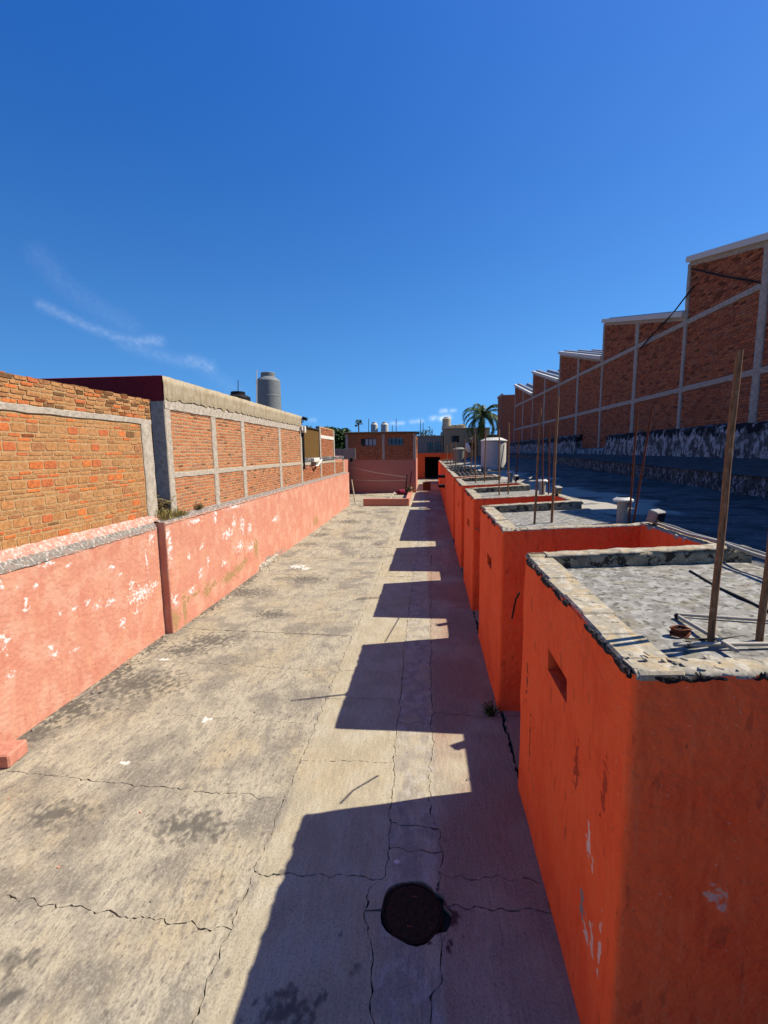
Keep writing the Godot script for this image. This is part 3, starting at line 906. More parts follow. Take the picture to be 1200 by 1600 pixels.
func make_left_walls() -> void:
	# --- the near wall: pink plaster below, tan bricks in a concrete frame above
	var w := []
	for q in [[700, 585, 25, 30], [690, 800, 42, 34], [605, 825, 34, 30], [545, 805, 28, 26], [465, 840, 24, 26], [370, 870, 30, 20], [880, 750, 100, 75], [825, 690, 28, 42], [965, 690, 32, 30], [850, 860, 24, 22], [765, 930, 28, 50], [225, 700, 24, 28], [165, 850, 28, 22], [110, 710, 20, 24], [300, 560, 60, 28], [20, 1050, 66, 66], [45, 1130, 18, 14], [345, 1140, 34, 20], [315, 1085, 20, 32], [450, 1105, 40, 14], [165, 800, 20, 52], [915, 540, 8, 110], [945, 400, 20, 60], [430, 570, 26, 20], [8, 700, 16, 60], [430, 790, 14, 18], [750, 630, 18, 16]]:
		w.append([q[0] / 4.0, 740 + q[1] / 4.0, q[2] / 4.0, q[3] / 4.0])
	for q in [[45, 470, 34, 26], [95, 455, 22, 13], [250, 370, 44, 18], [235, 335, 16, 22], [350, 345, 26, 10]]:
		w.append([q[0] / 3.0, 900 + q[1] / 3.0, q[2] / 3.0, q[3] / 3.0])
	mat.pink1 = pink_picture(1024, 384, X1, 2.0, 7.6, 2.5, 101, w, [], [])
	var t := thing("brick_wall", "pink plastered wall with tan bricks in a grey concrete frame above", "wall")
	var b := mb()
	plaster_wall(b, X1, -1.5, -9.5, 2.43, 0.4, 201)
	put(b, "plaster", mat.pink1, t)
	b = mb()
	ledge_strip(b, X1, 2.43, X1 - 0.12, 2.57, -1.5, -9.56, 202)
	put(b, "ledge", mat.ledge, t)
	b = mb()
	ledge_strip(b, X1 - 0.10, 2.56, XB + 0.005, 2.69, -1.5, -9.56, 203)
	put(b, "upper_ledge", mat.pink_worn, t)
	b = mb()
	b.box(Vector3(XB - 0.2, 2.4, -9.56), Vector3(XB - 0.003, 5.16, -1.5))
	put(b, "mortar", mat.mortar_tan, t)
	var list := []
	lay(list, Vector3(XB, 2.67, -1.5), Vector3.RIGHT, 7.66, 1.98, 1.98, [[0.135, 0.255], [0.052, 0.24], [0.052, 0.24]], 0.014, 0.013, TAN, 0.02)
	lay(list, Vector3(XB, 4.77, -1.5), Vector3.RIGHT, 8.04, 0.44, 0.44, [[0.058, 0.23], [0.052, 0.21], [0.066, 0.24]], 0.014, 0.014, TAN, 0.2, 1.8)
	emit_bricks(t, list, TAN, 300)
	b = mb()
	rough_beam(b, Vector3(XB - 0.03, 4.71, -1.5), Vector3(XB - 0.03, 4.71, -9.54), Vector3.RIGHT, 0.115, 0.05)
	put(b, "tie_beam", mat.frame, t)
	b = mb()
	rough_beam(b, Vector3(XB - 0.03, 2.66, -9.36), Vector3(XB - 0.03, 4.66, -9.36), Vector3.RIGHT, 0.36, 0.056)
	b.box(Vector3(XB - 0.18, 2.5, -9.56), Vector3(XB - 0.03, 4.77, -9.45))
	put(b, "column", mat.frame, t)
	# rubble on its broken top: loose half bricks
	b = mb()
	var loose := noise(205, 1.4, 3)
	var z := -1.6
	while z > -9.5:
		var s := rng.randf_range(0.10, 0.2)
		var hgt := 0.03 + 0.05 * absf(loose.get_noise_1d(z * 3.0))
		b.col = TAN[rng.randi() % TAN.size()] * rng.randf_range(0.3, 0.75)
		b.bar(Transform3D(Basis(Vector3.UP, rng.randf_range(-0.2, 0.2)), Vector3(XB - 0.09, 5.15 + hgt / 2, z - s / 2)), Vector3(rng.randf_range(0.13, 0.19), hgt + 0.03, s * 0.96), 0.012)
		z -= s
	put(b, "top_course", mat.brick_joined, t).set_meta("kind", "stuff")

	# --- the long wall and the building behind it
	w = []
	for q in [[560, 880, 18, 62], [480, 930, 36, 46], [600, 900, 16, 42], [515, 870, 16, 52], [545, 1000, 32, 42], [610, 1000, 32, 32], [335, 1005, 16, 20], [460, 1095, 20, 20], [330, 1150, 16, 42], [280, 1240, 22, 26], [370, 1080, 9, 44], [265, 1060, 16, 26], [410, 830, 14, 60], [160, 1000, 18, 130], [190, 1310, 26, 66], [140, 930, 14, 60], [300, 860, 60, 20], [520, 780, 60, 18], [740, 850, 26, 20]]:
		w.append([220 + q[0] * 0.2833, 570 + q[1] * 0.2833, q[2] * 0.2833, q[3] * 0.2833])
	var br := []
	for q in [[185, 1410, 32, 58], [240, 1350, 12, 80], [262, 1290, 10, 24], [300, 1265, 26, 10], [365, 1240, 20, 38], [400, 1210, 18, 16], [490, 1165, 44, 26], [540, 1120, 28, 20], [575, 1085, 14, 18], [635, 1010, 12, 48], [965, 860, 12, 24]]:
		br.append([220 + q[0] * 0.2833, 570 + q[1] * 0.2833, q[2] * 0.2833, q[3] * 0.2833])
	var gr := []
	for q in [[735, 1062, 56, 20], [700, 1075, 20, 18]]:
		gr.append([220 + q[0] * 0.2833, 570 + q[1] * 0.2833, q[2] * 0.2833, q[3] * 0.2833])
	mat.pink2 = pink_picture(2048, 288, X2, 9.0, 25.5, 2.62, 121, w, br, gr)
	t = thing("pink_wall", "long pink plastered wall below the brick building, paint flaking by its cracked corner", "wall")
	b = mb()
	plaster_wall(b, X2, -9.22, -34.0, 2.52, 0.6, 211)
	put(b, "plaster", mat.pink2, t)
	b = mb()
	ledge_strip(b, X2, 2.52, XB + 0.01, 2.57, -9.24, -34.0, 212)
	put(b, "ledge", mat.ledge, t)
	# lumps of cement where the render has bulged at its foot
	b = mb()
	var g0 := on_x(415, 884, X2)
	for i in 9:
		var zz := g0.z + 0.5 - i * 0.22
		b.bar(Transform3D(Basis(Vector3(0, 0, 1), rng.randf_range(-0.3, 0.3)), Vector3(X2 - 0.02, 0.08, zz)), Vector3(0.12, rng.randf_range(0.16, 0.3), 0.26), 0.04)
	put(b, "cement_patch", mat.frame, t)

	t = thing("brick_building", "brick building in a grey concrete frame with a brown plaster parapet", "building")
	# posts along z: [from, to]
	var posts := [[-10.10, -10.33], [-12.4, -12.68], [-14.5, -14.78], [-18.36, -18.66], [-21.7, -21.98]]
	b = mb()
	b.box(Vector3(XB - 0.2, 2.4, -21.9), Vector3(XB - 0.002, 5.1, -10.14))
	put(b, "mortar", mat.mortar_white, t)
	list = []
	for i in 4:
		var z0: float = posts[i][1]
		var wd: float = posts[i][1] - posts[i + 1][0]
		lay(list, Vector3(XB, 3.6, z0), Vector3.RIGHT, wd, 1.43, 1.43, [[0.056, 0.245], [0.052, 0.235]], 0.033, 0.018, RED, 0.06, 1.3)
		lay(list, Vector3(XB, 2.57, z0), Vector3.RIGHT, wd, 0.86, 0.86, [[0.056, 0.245], [0.052, 0.235]], 0.027, 0.018, RED, 0.06, 1.4)
	emit_bricks(t, list, RED, 300)
	for q in posts:
		b = mb()
		rough_beam(b, Vector3(XB - 0.03, 2.5, (q[0] + q[1]) / 2), Vector3(XB - 0.03, 5.05, (q[0] + q[1]) / 2), Vector3.RIGHT, absf(q[1] - q[0]), 0.055)
		put(b, "post", mat.frame, t)
	b = mb()
	rough_beam(b, Vector3(XB - 0.03, 3.51, -10.33), Vector3(XB - 0.03, 3.51, -21.7), Vector3.RIGHT, 0.13, 0.048)
	put(b, "tie_beam", mat.frame, t)
	b = mb()
	rough_beam(b, Vector3(XB - 0.03, 5.17, -10.1), Vector3(XB - 0.03, 5.17, -22.0), Vector3.RIGHT, 0.25, 0.06)
	put(b, "ring_beam", mat.frame, t)
	# parapet: stained plaster whose lower edge has broken away
	b = mb()
	var fp := noise(215, 1.6, 4)
	var rows := []
	for k in 6:
		var line := []
		for i in 141:
			var zz := lerpf(-10.08, -22.02, i / 140.0)
			var low := 5.30 + fp.get_noise_1d(zz * 2.2) * 0.09 - 0.04 * (1.0 if i < 6 else 0.0)
			var hi := 5.80 + fp.get_noise_1d(zz * 1.1 + 90.0) * 0.012
			if k == 0: line.append(Vector3(XB + 0.022, low, zz))
			elif k == 5: line.append(Vector3(XB - 0.2, hi + 0.01, zz))
			else: line.append(Vector3(XB + 0.046 + fp.get_noise_2d(zz, k * 1.7) * 0.008 - (0.012 if k == 4 else 0.0), lerpf(low + 0.008, hi, (k - 1) / 3.0), zz))
		rows.append(line)
	b.sheet(rows, func(i, _j): return Vector3(1, 0.4 if i < 4 else 1.2, 0))
	put(b, "parapet_plaster", mat.parapet_plaster, t)
	b = mb()
	b.box(Vector3(XB - 0.2, 5.05, -21.98), Vector3(XB + 0.018, 5.79, -10.13))
	b.box(Vector3(-16.0, 5.0, -22.0), Vector3(XB - 0.2, 5.45, -10.3))
	put(b, "parapet_core", mat.frame, t)
	# its end: a maroon parapet over a concrete pier and a sliver of brick
	b = mb()
	b.box(Vector3(-16.0, 5.24, -10.29), Vector3(XB + 0.012, 5.805, -10.075), 0.012)
	put(b, "end_parapet", mat.maroon, t)
	b = mb()
	b.box(Vector3(XB - 0.32, 2.3, -10.3), Vector3(XB + 0.02, 5.24, -10.09), 0.015)
	put(b, "pier", mat.frame, t)
	b = mb()
	b.box(Vector3(-16.0, 0.0, -10.4), Vector3(XB - 0.32, 5.24, -10.2))
	put(b, "end_wall", mat.mortar_red, t)
	list = []
	lay(list, Vector3(XB - 1.5, 2.5, -10.19), Vector3(0, 0, 1), 1.18, 2.7, 2.7, [[0.058, 0.245]], 0.02, 0.016, RED, 0.1, 1.2)
	emit_bricks(t, list, RED, 0)
	# --- what follows along the wall: brown sheets, a pier of brick, a low run
	t = thing("brick_lean_to", "low brick run with two brown metal sheets and a brick pier above pink wall", "wall")
	b = mb()
	b.box(Vector3(XB - 0.2, 2.4, -33.9), Vector3(XB - 0.02, 3.42, -22.0))
	b.box(Vector3(XB - 0.25, 3.4, -30.2), Vector3(XB - 0.02, 5.55, -26.1))
	put(b, "mortar", mat.mortar_white, t)
	list = []
	for q in [[-22.0, -25.9], [-26.2, -30.0], [-30.3, -33.6]]:
		lay(list, Vector3(XB, 2.57, q[0]), Vector3.RIGHT, q[0] - q[1], 0.83, 0.83, [[0.058, 0.245]], 0.024, 0.016, RED, 0.06)
	lay(list, Vector3(XB, 3.8, -26.2), Vector3.RIGHT, 3.7, 1.7, 1.7, [[0.058, 0.245]], 0.024, 0.016, RED, 0.04)
	emit_bricks(t, list, RED, 0)
	for zc in [-26.05, -30.15, -33.75]:
		b = mb()
		rough_beam(b, Vector3(XB - 0.02, 2.5, zc), Vector3(XB - 0.02, 3.5 if zc < -33 else 5.5, zc), Vector3.RIGHT, 0.28, 0.05)
		put(b, "post", mat.frame, t)
	b = mb()
	rough_beam(b, Vector3(XB - 0.02, 3.45, -22.0), Vector3(XB - 0.02, 3.45, -30.0), Vector3.RIGHT, 0.14, 0.05)
	put(b, "tie_beam", mat.frame, t)
	b = mb()
	rough_beam(b, Vector3(XB - 0.02, 4.95, -26.2), Vector3(XB - 0.02, 4.95, -30.0), Vector3.RIGHT, 0.2, 0.045)
	put(b, "lintel", mat.white, t)
	b = mb()
	rough_beam(b, Vector3(XB - 0.02, 3.66, -22.05), Vector3(XB - 0.02, 3.66, -33.6), Vector3.RIGHT, 0.2, 0.07)
	put(b, "coping", mat.damp, t)
	for q in [[-22.15, -23.95], [-24.0, -25.95]]:
		b = mb()
		var n := 14
		for i in n:
			var za := lerpf(q[0], q[1], float(i) / n)
			var zb := lerpf(q[0], q[1], float(i + 1) / n)
			var xm := XB - 0.06
			b.quad(Vector3(xm, 3.76, za), Vector3(xm, 5.3, za), Vector3(xm + 0.03, 5.3, (za + zb) / 2), Vector3(xm + 0.03, 3.76, (za + zb) / 2), Vector3.RIGHT)
			b.quad(Vector3(xm + 0.03, 3.76, (za + zb) / 2), Vector3(xm + 0.03, 5.3, (za + zb) / 2), Vector3(xm, 5.3, zb), Vector3(xm, 3.76, zb), Vector3.RIGHT)
		put(b, "metal_sheet", mat.brown_sheet, t)
	b = mb()
	b.tube([Vector3(XB + 0.04, 3.2, -22.1), Vector3(XB + 0.04, 5.2, -22.1)], 0.07, 0.07, 6)
	put(b, "downpipe", mat.black, t)
	b = mb()
	b.box(Vector3(XB - 0.05, 5.3, -26.1), Vector3(XB + 0.03, 5.36, -22.05), 0.01)
	put(b, "top_rail", mat.sheet_dark, t)
# ---------------------------------------------------------------- the orange cabins
const CABINS := [[-2.31, -5.05], [-6.62, -9.52], [-11.1, -13.95], [-15.4, -19.1], [-20.6, -31.7], [-33.3, -36.3], [-37.5, -45.0], [-46.9, -57.0]]
const BACK := 3.12
func face_x(z: float) -> float: return 1.06 + 0.0165 * absf(z)
func cap_y(x: float) -> float: return 2.83 + 0.045 * (x - 1.1)
const NTH := ["first", "second", "third", "fourth", "fifth", "sixth", "seventh", "eighth"]

func make_orange() -> void:
	var w := 896
	var p := Paint.new(w, w, c8(244, 99, 51))
	p.layer(field(w, w, 141, 0.005, 5, 1, 1, true), ramp(0.45, 0.75, 0.6), c8(234, 86, 43))
	p.layer(field(w, w, 142, 0.012, 5, 1, 1, true), ramp(0.5, 0.75, 0.4), c8(244, 108, 58))
	p.layer(field(w, w, 143, 0.03, 4, 1, 6), ramp(0.62, 0.85, 0.3), c8(206, 72, 38))
	p.layer(field(w, w, 144, 0.13, 3, 1, 3), ramp(0.84, 0.9, 0.5), c8(130, 58, 40))
	p.layer(field(w, w, 149, 0.05, 5, 1, 9), ramp(0.66, 0.84, 0.3), c8(238, 126, 80))
	p.layer(field(w, w, 145, 0.12, 2), ramp(0.86, 0.9, 0.6), c8(226, 176, 158))
	p.layer(field(w, w, 146, 0.02, 5, 1, 3), ramp(0.80, 0.84, 0.35), c8(160, 66, 42))
	var hgt := grey_tex(field(w, w, 147, 0.03, 6, 1, 1, true), w, w)
	mat.orange = bump(std(Color.WHITE, 0.88), hgt, 1.6)
	mat.orange.albedo_texture = tex(p.image())
	mat.orange.uv1_scale = Vector3(0.25, 0.25, 1)
	# the first cabin: the same paint with its own scrapes, [z or x, y, half width, half height]
	var rag := field(w, w, 148, 0.05, 5)
	var px := w / 4.0
	for s in [[2.83, 0.86, 0.05, 0.13, c8(132, 130, 132)], [2.72, 0.75, 0.10, 0.05, c8(214, 190, 180)], [2.66, 0.86, 0.05, 0.06, c8(214, 190, 180)], [2.78, 1.42, 0.04, 0.14, c8(222, 196, 186)], [2.70, 1.30, 0.02, 0.06, c8(222, 196, 186)], [2.52, 0.9, 0.025, 0.2, c8(222, 196, 186)], [4.75, 1.5, 0.03, 0.25, c8(112, 56, 42)], [4.5, 1.0, 0.03, 0.3, c8(112, 56, 42)], [3.1, 1.7, 0.07, 0.2, c8(170, 60, 36)], [2.6, 1.95, 0.05, 0.2, c8(172, 62, 36)], [1.6, 1.55, 0.06, 0.08, c8(214, 160, 140)]]:
		p.spot(rag, fmod(s[0], 4.0) * px, (4.0 - s[1]) * px, s[2] * px, s[3] * px, s[4], 0.9, 8.0, 0.42)
	mat.orange_first = bump(std(Color.WHITE, 0.88), hgt, 1.6)
	mat.orange_first.albedo_texture = tex(p.image())
	mat.orange_first.uv1_scale = Vector3(0.25, 0.25, 1)

func cabin(i: int) -> void:
	var z0: float = CABINS[i][0]
	var z1: float = CABINS[i][1]
	var name_label: String = ["orange cabin beside the manhole cover, light coping edged with black tar", "second orange cabin counted from the manhole cover, with a floodlight at its corner", "third orange cabin counted from the manhole cover", "fourth orange cabin counted from the manhole cover", "long orange cabin with broken corrugated sheets lying on its roof", "short orange cabin just past the long corrugated one", "long orange cabin beside the low planter, second past the corrugated one", "last orange cabin before the dark doorway"][i]
	var t := thing("orange_cabin", name_label, "cabin", Vector3.ZERO, "row of orange cabins")
	var near_ := i < 4
	var f := noise(300 + i, 0.7, 3)
	# outline: far side, corner, alley side, corner, near side
	var path := []
	var r := 0.045
	var xa := face_x(z1)
	var xb := face_x(z0)
	var win := [z0 - 1.62, z0 - 1.06, 2.04 if i == 0 else 1.95, 2.24 if i == 0 else 2.15]
	for q in [BACK, 2.3, xa + 0.4, xa + r + 0.03]: path.append([Vector2(q, z1), Vector2(0, -1)])
	for k in 6:
		var a := PI / 2 * k / 5
		path.append([Vector2(xa + r - sin(a) * r, z1 + r - cos(a) * r), Vector2(-sin(a), -cos(a))])
	var zs := [z1 + r + 0.03]
	var steps := int((z0 - z1) / (0.28 if near_ else 0.9))
	for k in range(1, steps): zs.append(lerpf(z1, z0, float(k) / steps))
	zs.append(z0 - r - 0.03)
	if near_:
		zs = zs.filter(func(q): return q < win[0] - 0.06 or q > win[1] + 0.06)
		zs.append(win[0]); zs.append(win[1])
	zs.sort()
	var first := path.size()
	for q in zs: path.append([Vector2(face_x(q), q), Vector2(-1, 0)])
	for k in 6:
		var a := PI / 2 * k / 5
		path.append([Vector2(xb + r - cos(a) * r, z0 - r + sin(a) * r), Vector2(-cos(a), sin(a))])
	for q in [xb + r + 0.03, xb + 0.35, xb + 0.7, 2.2, 2.6, BACK]: path.append([Vector2(q, z0), Vector2(0, 1)])
	var ys := [-0.03, 0.06, 0.3, 0.6, 0.9, 1.2, 1.5, 1.75, win[2], win[3], 2.45, 2.7, 2.83]
	var rows := []
	for k in ys.size():
		var line := []
		for q in path:
			var y: float = ys[k]
			if k == ys.size() - 1: y = cap_y(q[0].x) - 0.01 + f.get_noise_2d(q[0].x * 8.0, q[0].y * 8.0) * 0.02
			var d := f.get_noise_3d(q[0].x * 1.6, y * 1.6, q[0].y * 1.6) * 0.016
			line.append(Vector3(q[0].x + q[1].x * d, y, q[0].y + q[1].y * d))
		rows.append(line)
	var skip := {}
	if near_:
		var ja := first + zs.find(win[0])
		skip[Vector2i(8, ja)] = true
		var pr := [rows[8][ja], rows[8][ja + 1], rows[9][ja + 1], rows[9][ja]]
		var b2 := mb()
		var mid: Vector3 = (pr[0] + pr[2]) / 2 + Vector3(0.09, 0, 0)
		for k in 4:
			var a: Vector3 = pr[k]
			var c: Vector3 = pr[(k + 1) % 4]
			b2.quad(a, c, c + Vector3(0.18, 0, 0), a + Vector3(0.18, 0, 0), mid - (a + c) / 2 - Vector3(0.09, 0, 0))
		put(b2, "window_slit", mat.orange, t)
	var b := mb()
	b.sheet(rows, func(_i, j): return Vector3(path[j][1].x, 0, path[j][1].y), skip)
	put(b, "wall", mat.orange_first if i == 0 else mat.orange, t)
	# roof surface, falling a little to the alley
	b = mb()
	rows = []
	var nz := int((z0 - z1) / 0.2) + 2
	for k in nz + 1:
		var line := []
		for j in 12:
			var z := lerpf(z1 + 0.05, z0 - 0.05, float(k) / nz)
			var x := lerpf(face_x(z) + 0.06, BACK + 0.25, j / 11.0)
			line.append(Vector3(x, cap_y(x) - 0.115 + f.get_noise_2d(x * 4.0, z * 4.0) * 0.012, z))
		rows.append(line)
	b.sheet(rows, func(_i, _j): return Vector3.UP)
	put(b, "roof_slab", mat.screed, t)
	# far parapet
	b = mb()
	rough_wall(b, Vector3(xa + 0.02, 2.55, z1 + 0.012), Vector3(BACK + (0.30 if i == 0 else 0.1), 2.55, z1 + 0.012), 0.17, cap_y(xa) - 2.55 + 0.035, cap_y(BACK) - 2.55 + 0.05, 310 + i)
	put(b, "parapet", mat.mould, t)
	b = mb()
	rough_strip(b, Vector3(xa + 0.2, cap_y(xa) + 0.035, z1 + 0.085), Vector3(BACK + 0.1, cap_y(BACK) + 0.05, z1 + 0.085), 0.19, 0.03, 320 + i)
	put(b, "parapet_cap", mat.coping, t)
	# coping stones along the alley
	var z := z1
	while z < z0 - 0.1:
		var l := minf(rng.randf_range(0.34, 0.6) if near_ else 1.4, z0 - z)
		b = mb()
		var x := face_x(z - l / 2)
		b.bar(Transform3D(Basis(Vector3(0, 0, 1), rng.randf_range(-0.02, 0.05)) * Basis(Vector3.UP, rng.randf_range(-0.015, 0.015)), Vector3(x + 0.135 + rng.randf_range(-0.008, 0.008), cap_y(x) - 0.015 + rng.randf_range(-0.006, 0.006), z + l / 2)), Vector3(rng.randf_range(0.22, 0.27), 0.06, l - 0.004), 0.014)
		put(b, "coping_stone", mat.coping, t)
		z += l
	# rim over the near side
	b = mb()
	rough_strip(b, Vector3(xb + 0.02, cap_y(xb) - 0.004, z0 - 0.10), Vector3(BACK + 0.05, cap_y(BACK) - 0.004, z0 - 0.10), 0.13 if i > 0 else 0.18, 0.04, 330 + i)
	put(b, "near_rim", mat.coping, t)
	if near_:
		# tar daubed over the joint between coping and wall
		b = mb()
		tar_line(b, func(s): return Vector3(face_x(lerpf(z1, z0, s)) + 0.004, cap_y(1.1) - 0.022, lerpf(z1, z0, s)), z0 - z1, 340 + i, 0.0 if i == 0 else 0.35)
		if i == 0: tar_line(b, func(s): return Vector3(lerpf(xb, 2.6, s), cap_y(lerpf(xb, 2.6, s)) - 0.025, z0 - 0.012), 1.5, 350, 0.05)
		put(b, "tar_edge", mat.tar, t)
		b = mb()
		for k in (34 if i == 0 else 10):
			var s := rng.randf_range(0.008, 0.03)
			b.bar(Transform3D(Basis(Vector3(0.3, 1, 0.2).normalized(), rng.randf() * TAU), Vector3(xb + rng.randf_range(0.05, 1.2), cap_y(xb) + 0.03, z0 - rng.randf_range(0.02, 0.2))), Vector3(s * 1.6, s * 0.4, s), 0.006)
		put(b, "loose_mortar", mat.coping, t).set_meta("kind", "stuff")

# a rendered upstand from p to q, its top at h0 .. h1 above, leaning and lumpy
func rough_wall(b: MB, p: Vector3, q: Vector3, thick: float, h0: float, h1: float, sd: int) -> void:
	var f := noise(sd, 2.0, 4)
	var m := maxi(6, int(p.distance_to(q) / 0.08))
	var d := (q - p).normalized()
	var n := d.cross(Vector3.UP)
	if n.z < 0: n = -n
	var prof := [[0.0, 0.0], [0.0, 0.5], [0.0, 0.86], [0.12, 1.0], [0.88, 1.0], [1.0, 0.86], [1.0, 0.0]]
	var rows := []
	for k in prof:
		var line := []
		for i in m + 1:
			var c := p.lerp(q, float(i) / m)
			var h := lerpf(h0, h1, float(i) / m) + f.get_noise_1d(i * 0.11) * 0.012
			line.append(c + n * (k[0] * thick + f.get_noise_2d(i * 0.13, k[0] * 3.0 + k[1]) * 0.014) + Vector3.UP * k[1] * h)
		rows.append(line)
	b.sheet(rows, func(i, _j): return [-n, -n, -n, Vector3.UP, Vector3.UP, n, n][i])
	var r0 := []
	var r1 := []
	for line in rows:
		r0.append(line[0]); r1.append(line[m])
	for j in range(1, prof.size() - 1):
		b.tri(r0[0], r0[j], r0[j + 1], -d); b.tri(r1[0], r1[j], r1[j + 1], d)

# a low worn strip of cement lying along p .. q
func rough_strip(b: MB, p: Vector3, q: Vector3, wide: float, tall: float, sd: int) -> void:
	var f := noise(sd, 2.4, 4)
	var m := maxi(6, int(p.distance_to(q) / 0.06))
	var d := (q - p).normalized()
	var n := d.cross(Vector3.UP).normalized()
	if n.z < 0: n = -n
	var prof := [[-0.5, -1.0], [-0.5, 0.1], [-0.3, 0.8], [0.3, 0.9], [0.5, 0.2], [0.5, -1.0]]
	var rows := []
	for k in prof:
		var line := []
		for i in m + 1:
			var c := p.lerp(q, float(i) / m)
			var e := f.get_noise_2d(i * 0.1, signf(k[0]) * 7.0) * 0.03
			line.append(c + n * (k[0] * wide + e * signf(k[0])) + Vector3.UP * (k[1] * tall * 0.5 + f.get_noise_2d(i * 0.12, k[0] * 4.0) * 0.012))
		rows.append(line)
	b.sheet(rows, func(i, _j): return [-n, -n, Vector3.UP, Vector3.UP, n, n][i])
	var r0 := []
	var r1 := []
	for line in rows:
		r0.append(line[0]); r1.append(line[m])
	for j in range(1, prof.size() - 1):
		b.tri(r0[0], r0[j], r0[j + 1], -d); b.tri(r1[0], r1[j], r1[j + 1], d)

func tar_line(b: MB, at: Callable, long: float, sd: int, gate: float) -> void:
	var f := noise(sd, 1.2, 4)
	var m := int(long / 0.035)
	var run := []
	for i in m + 1:
		var s := float(i) / m
		var v := 0.5 + f.get_noise_1d(s * long * 3.0)
		var p: Vector3 = at.call(s)
		if v > gate + 0.12 and i < m: run.append([p + Vector3(f.get_noise_1d(i * 0.7) * 0.012, f.get_noise_1d(90 + i * 0.5) * 0.022, f.get_noise_1d(50 + i * 0.6) * 0.012), 0.006 + 0.026 * clampf(v, 0, 1)])
		else:
			if run.size() > 3:
				for k in run.size() - 1: b.tube([run[k][0], run[k + 1][0]], run[k][1], run[k + 1][1], 6)
			run = []

# ---------------------------------------------------------------- the block the cabins lean on, and its roof
const STEP := 8.0
const SAW := 10.2
func roof_y(x: float, z: float) -> float:
	var far := 2.76 + clampf((absf(z) - 8.0) * 0.022, 0.0, 0.6)
	return lerpf(2.79, far, clampf((x - BACK) / (STEP - BACK), 0, 1))
func step_y(z: float) -> float: return 3.3 + clampf((absf(z) - 11.0) * 0.02, 0.0, 0.36)

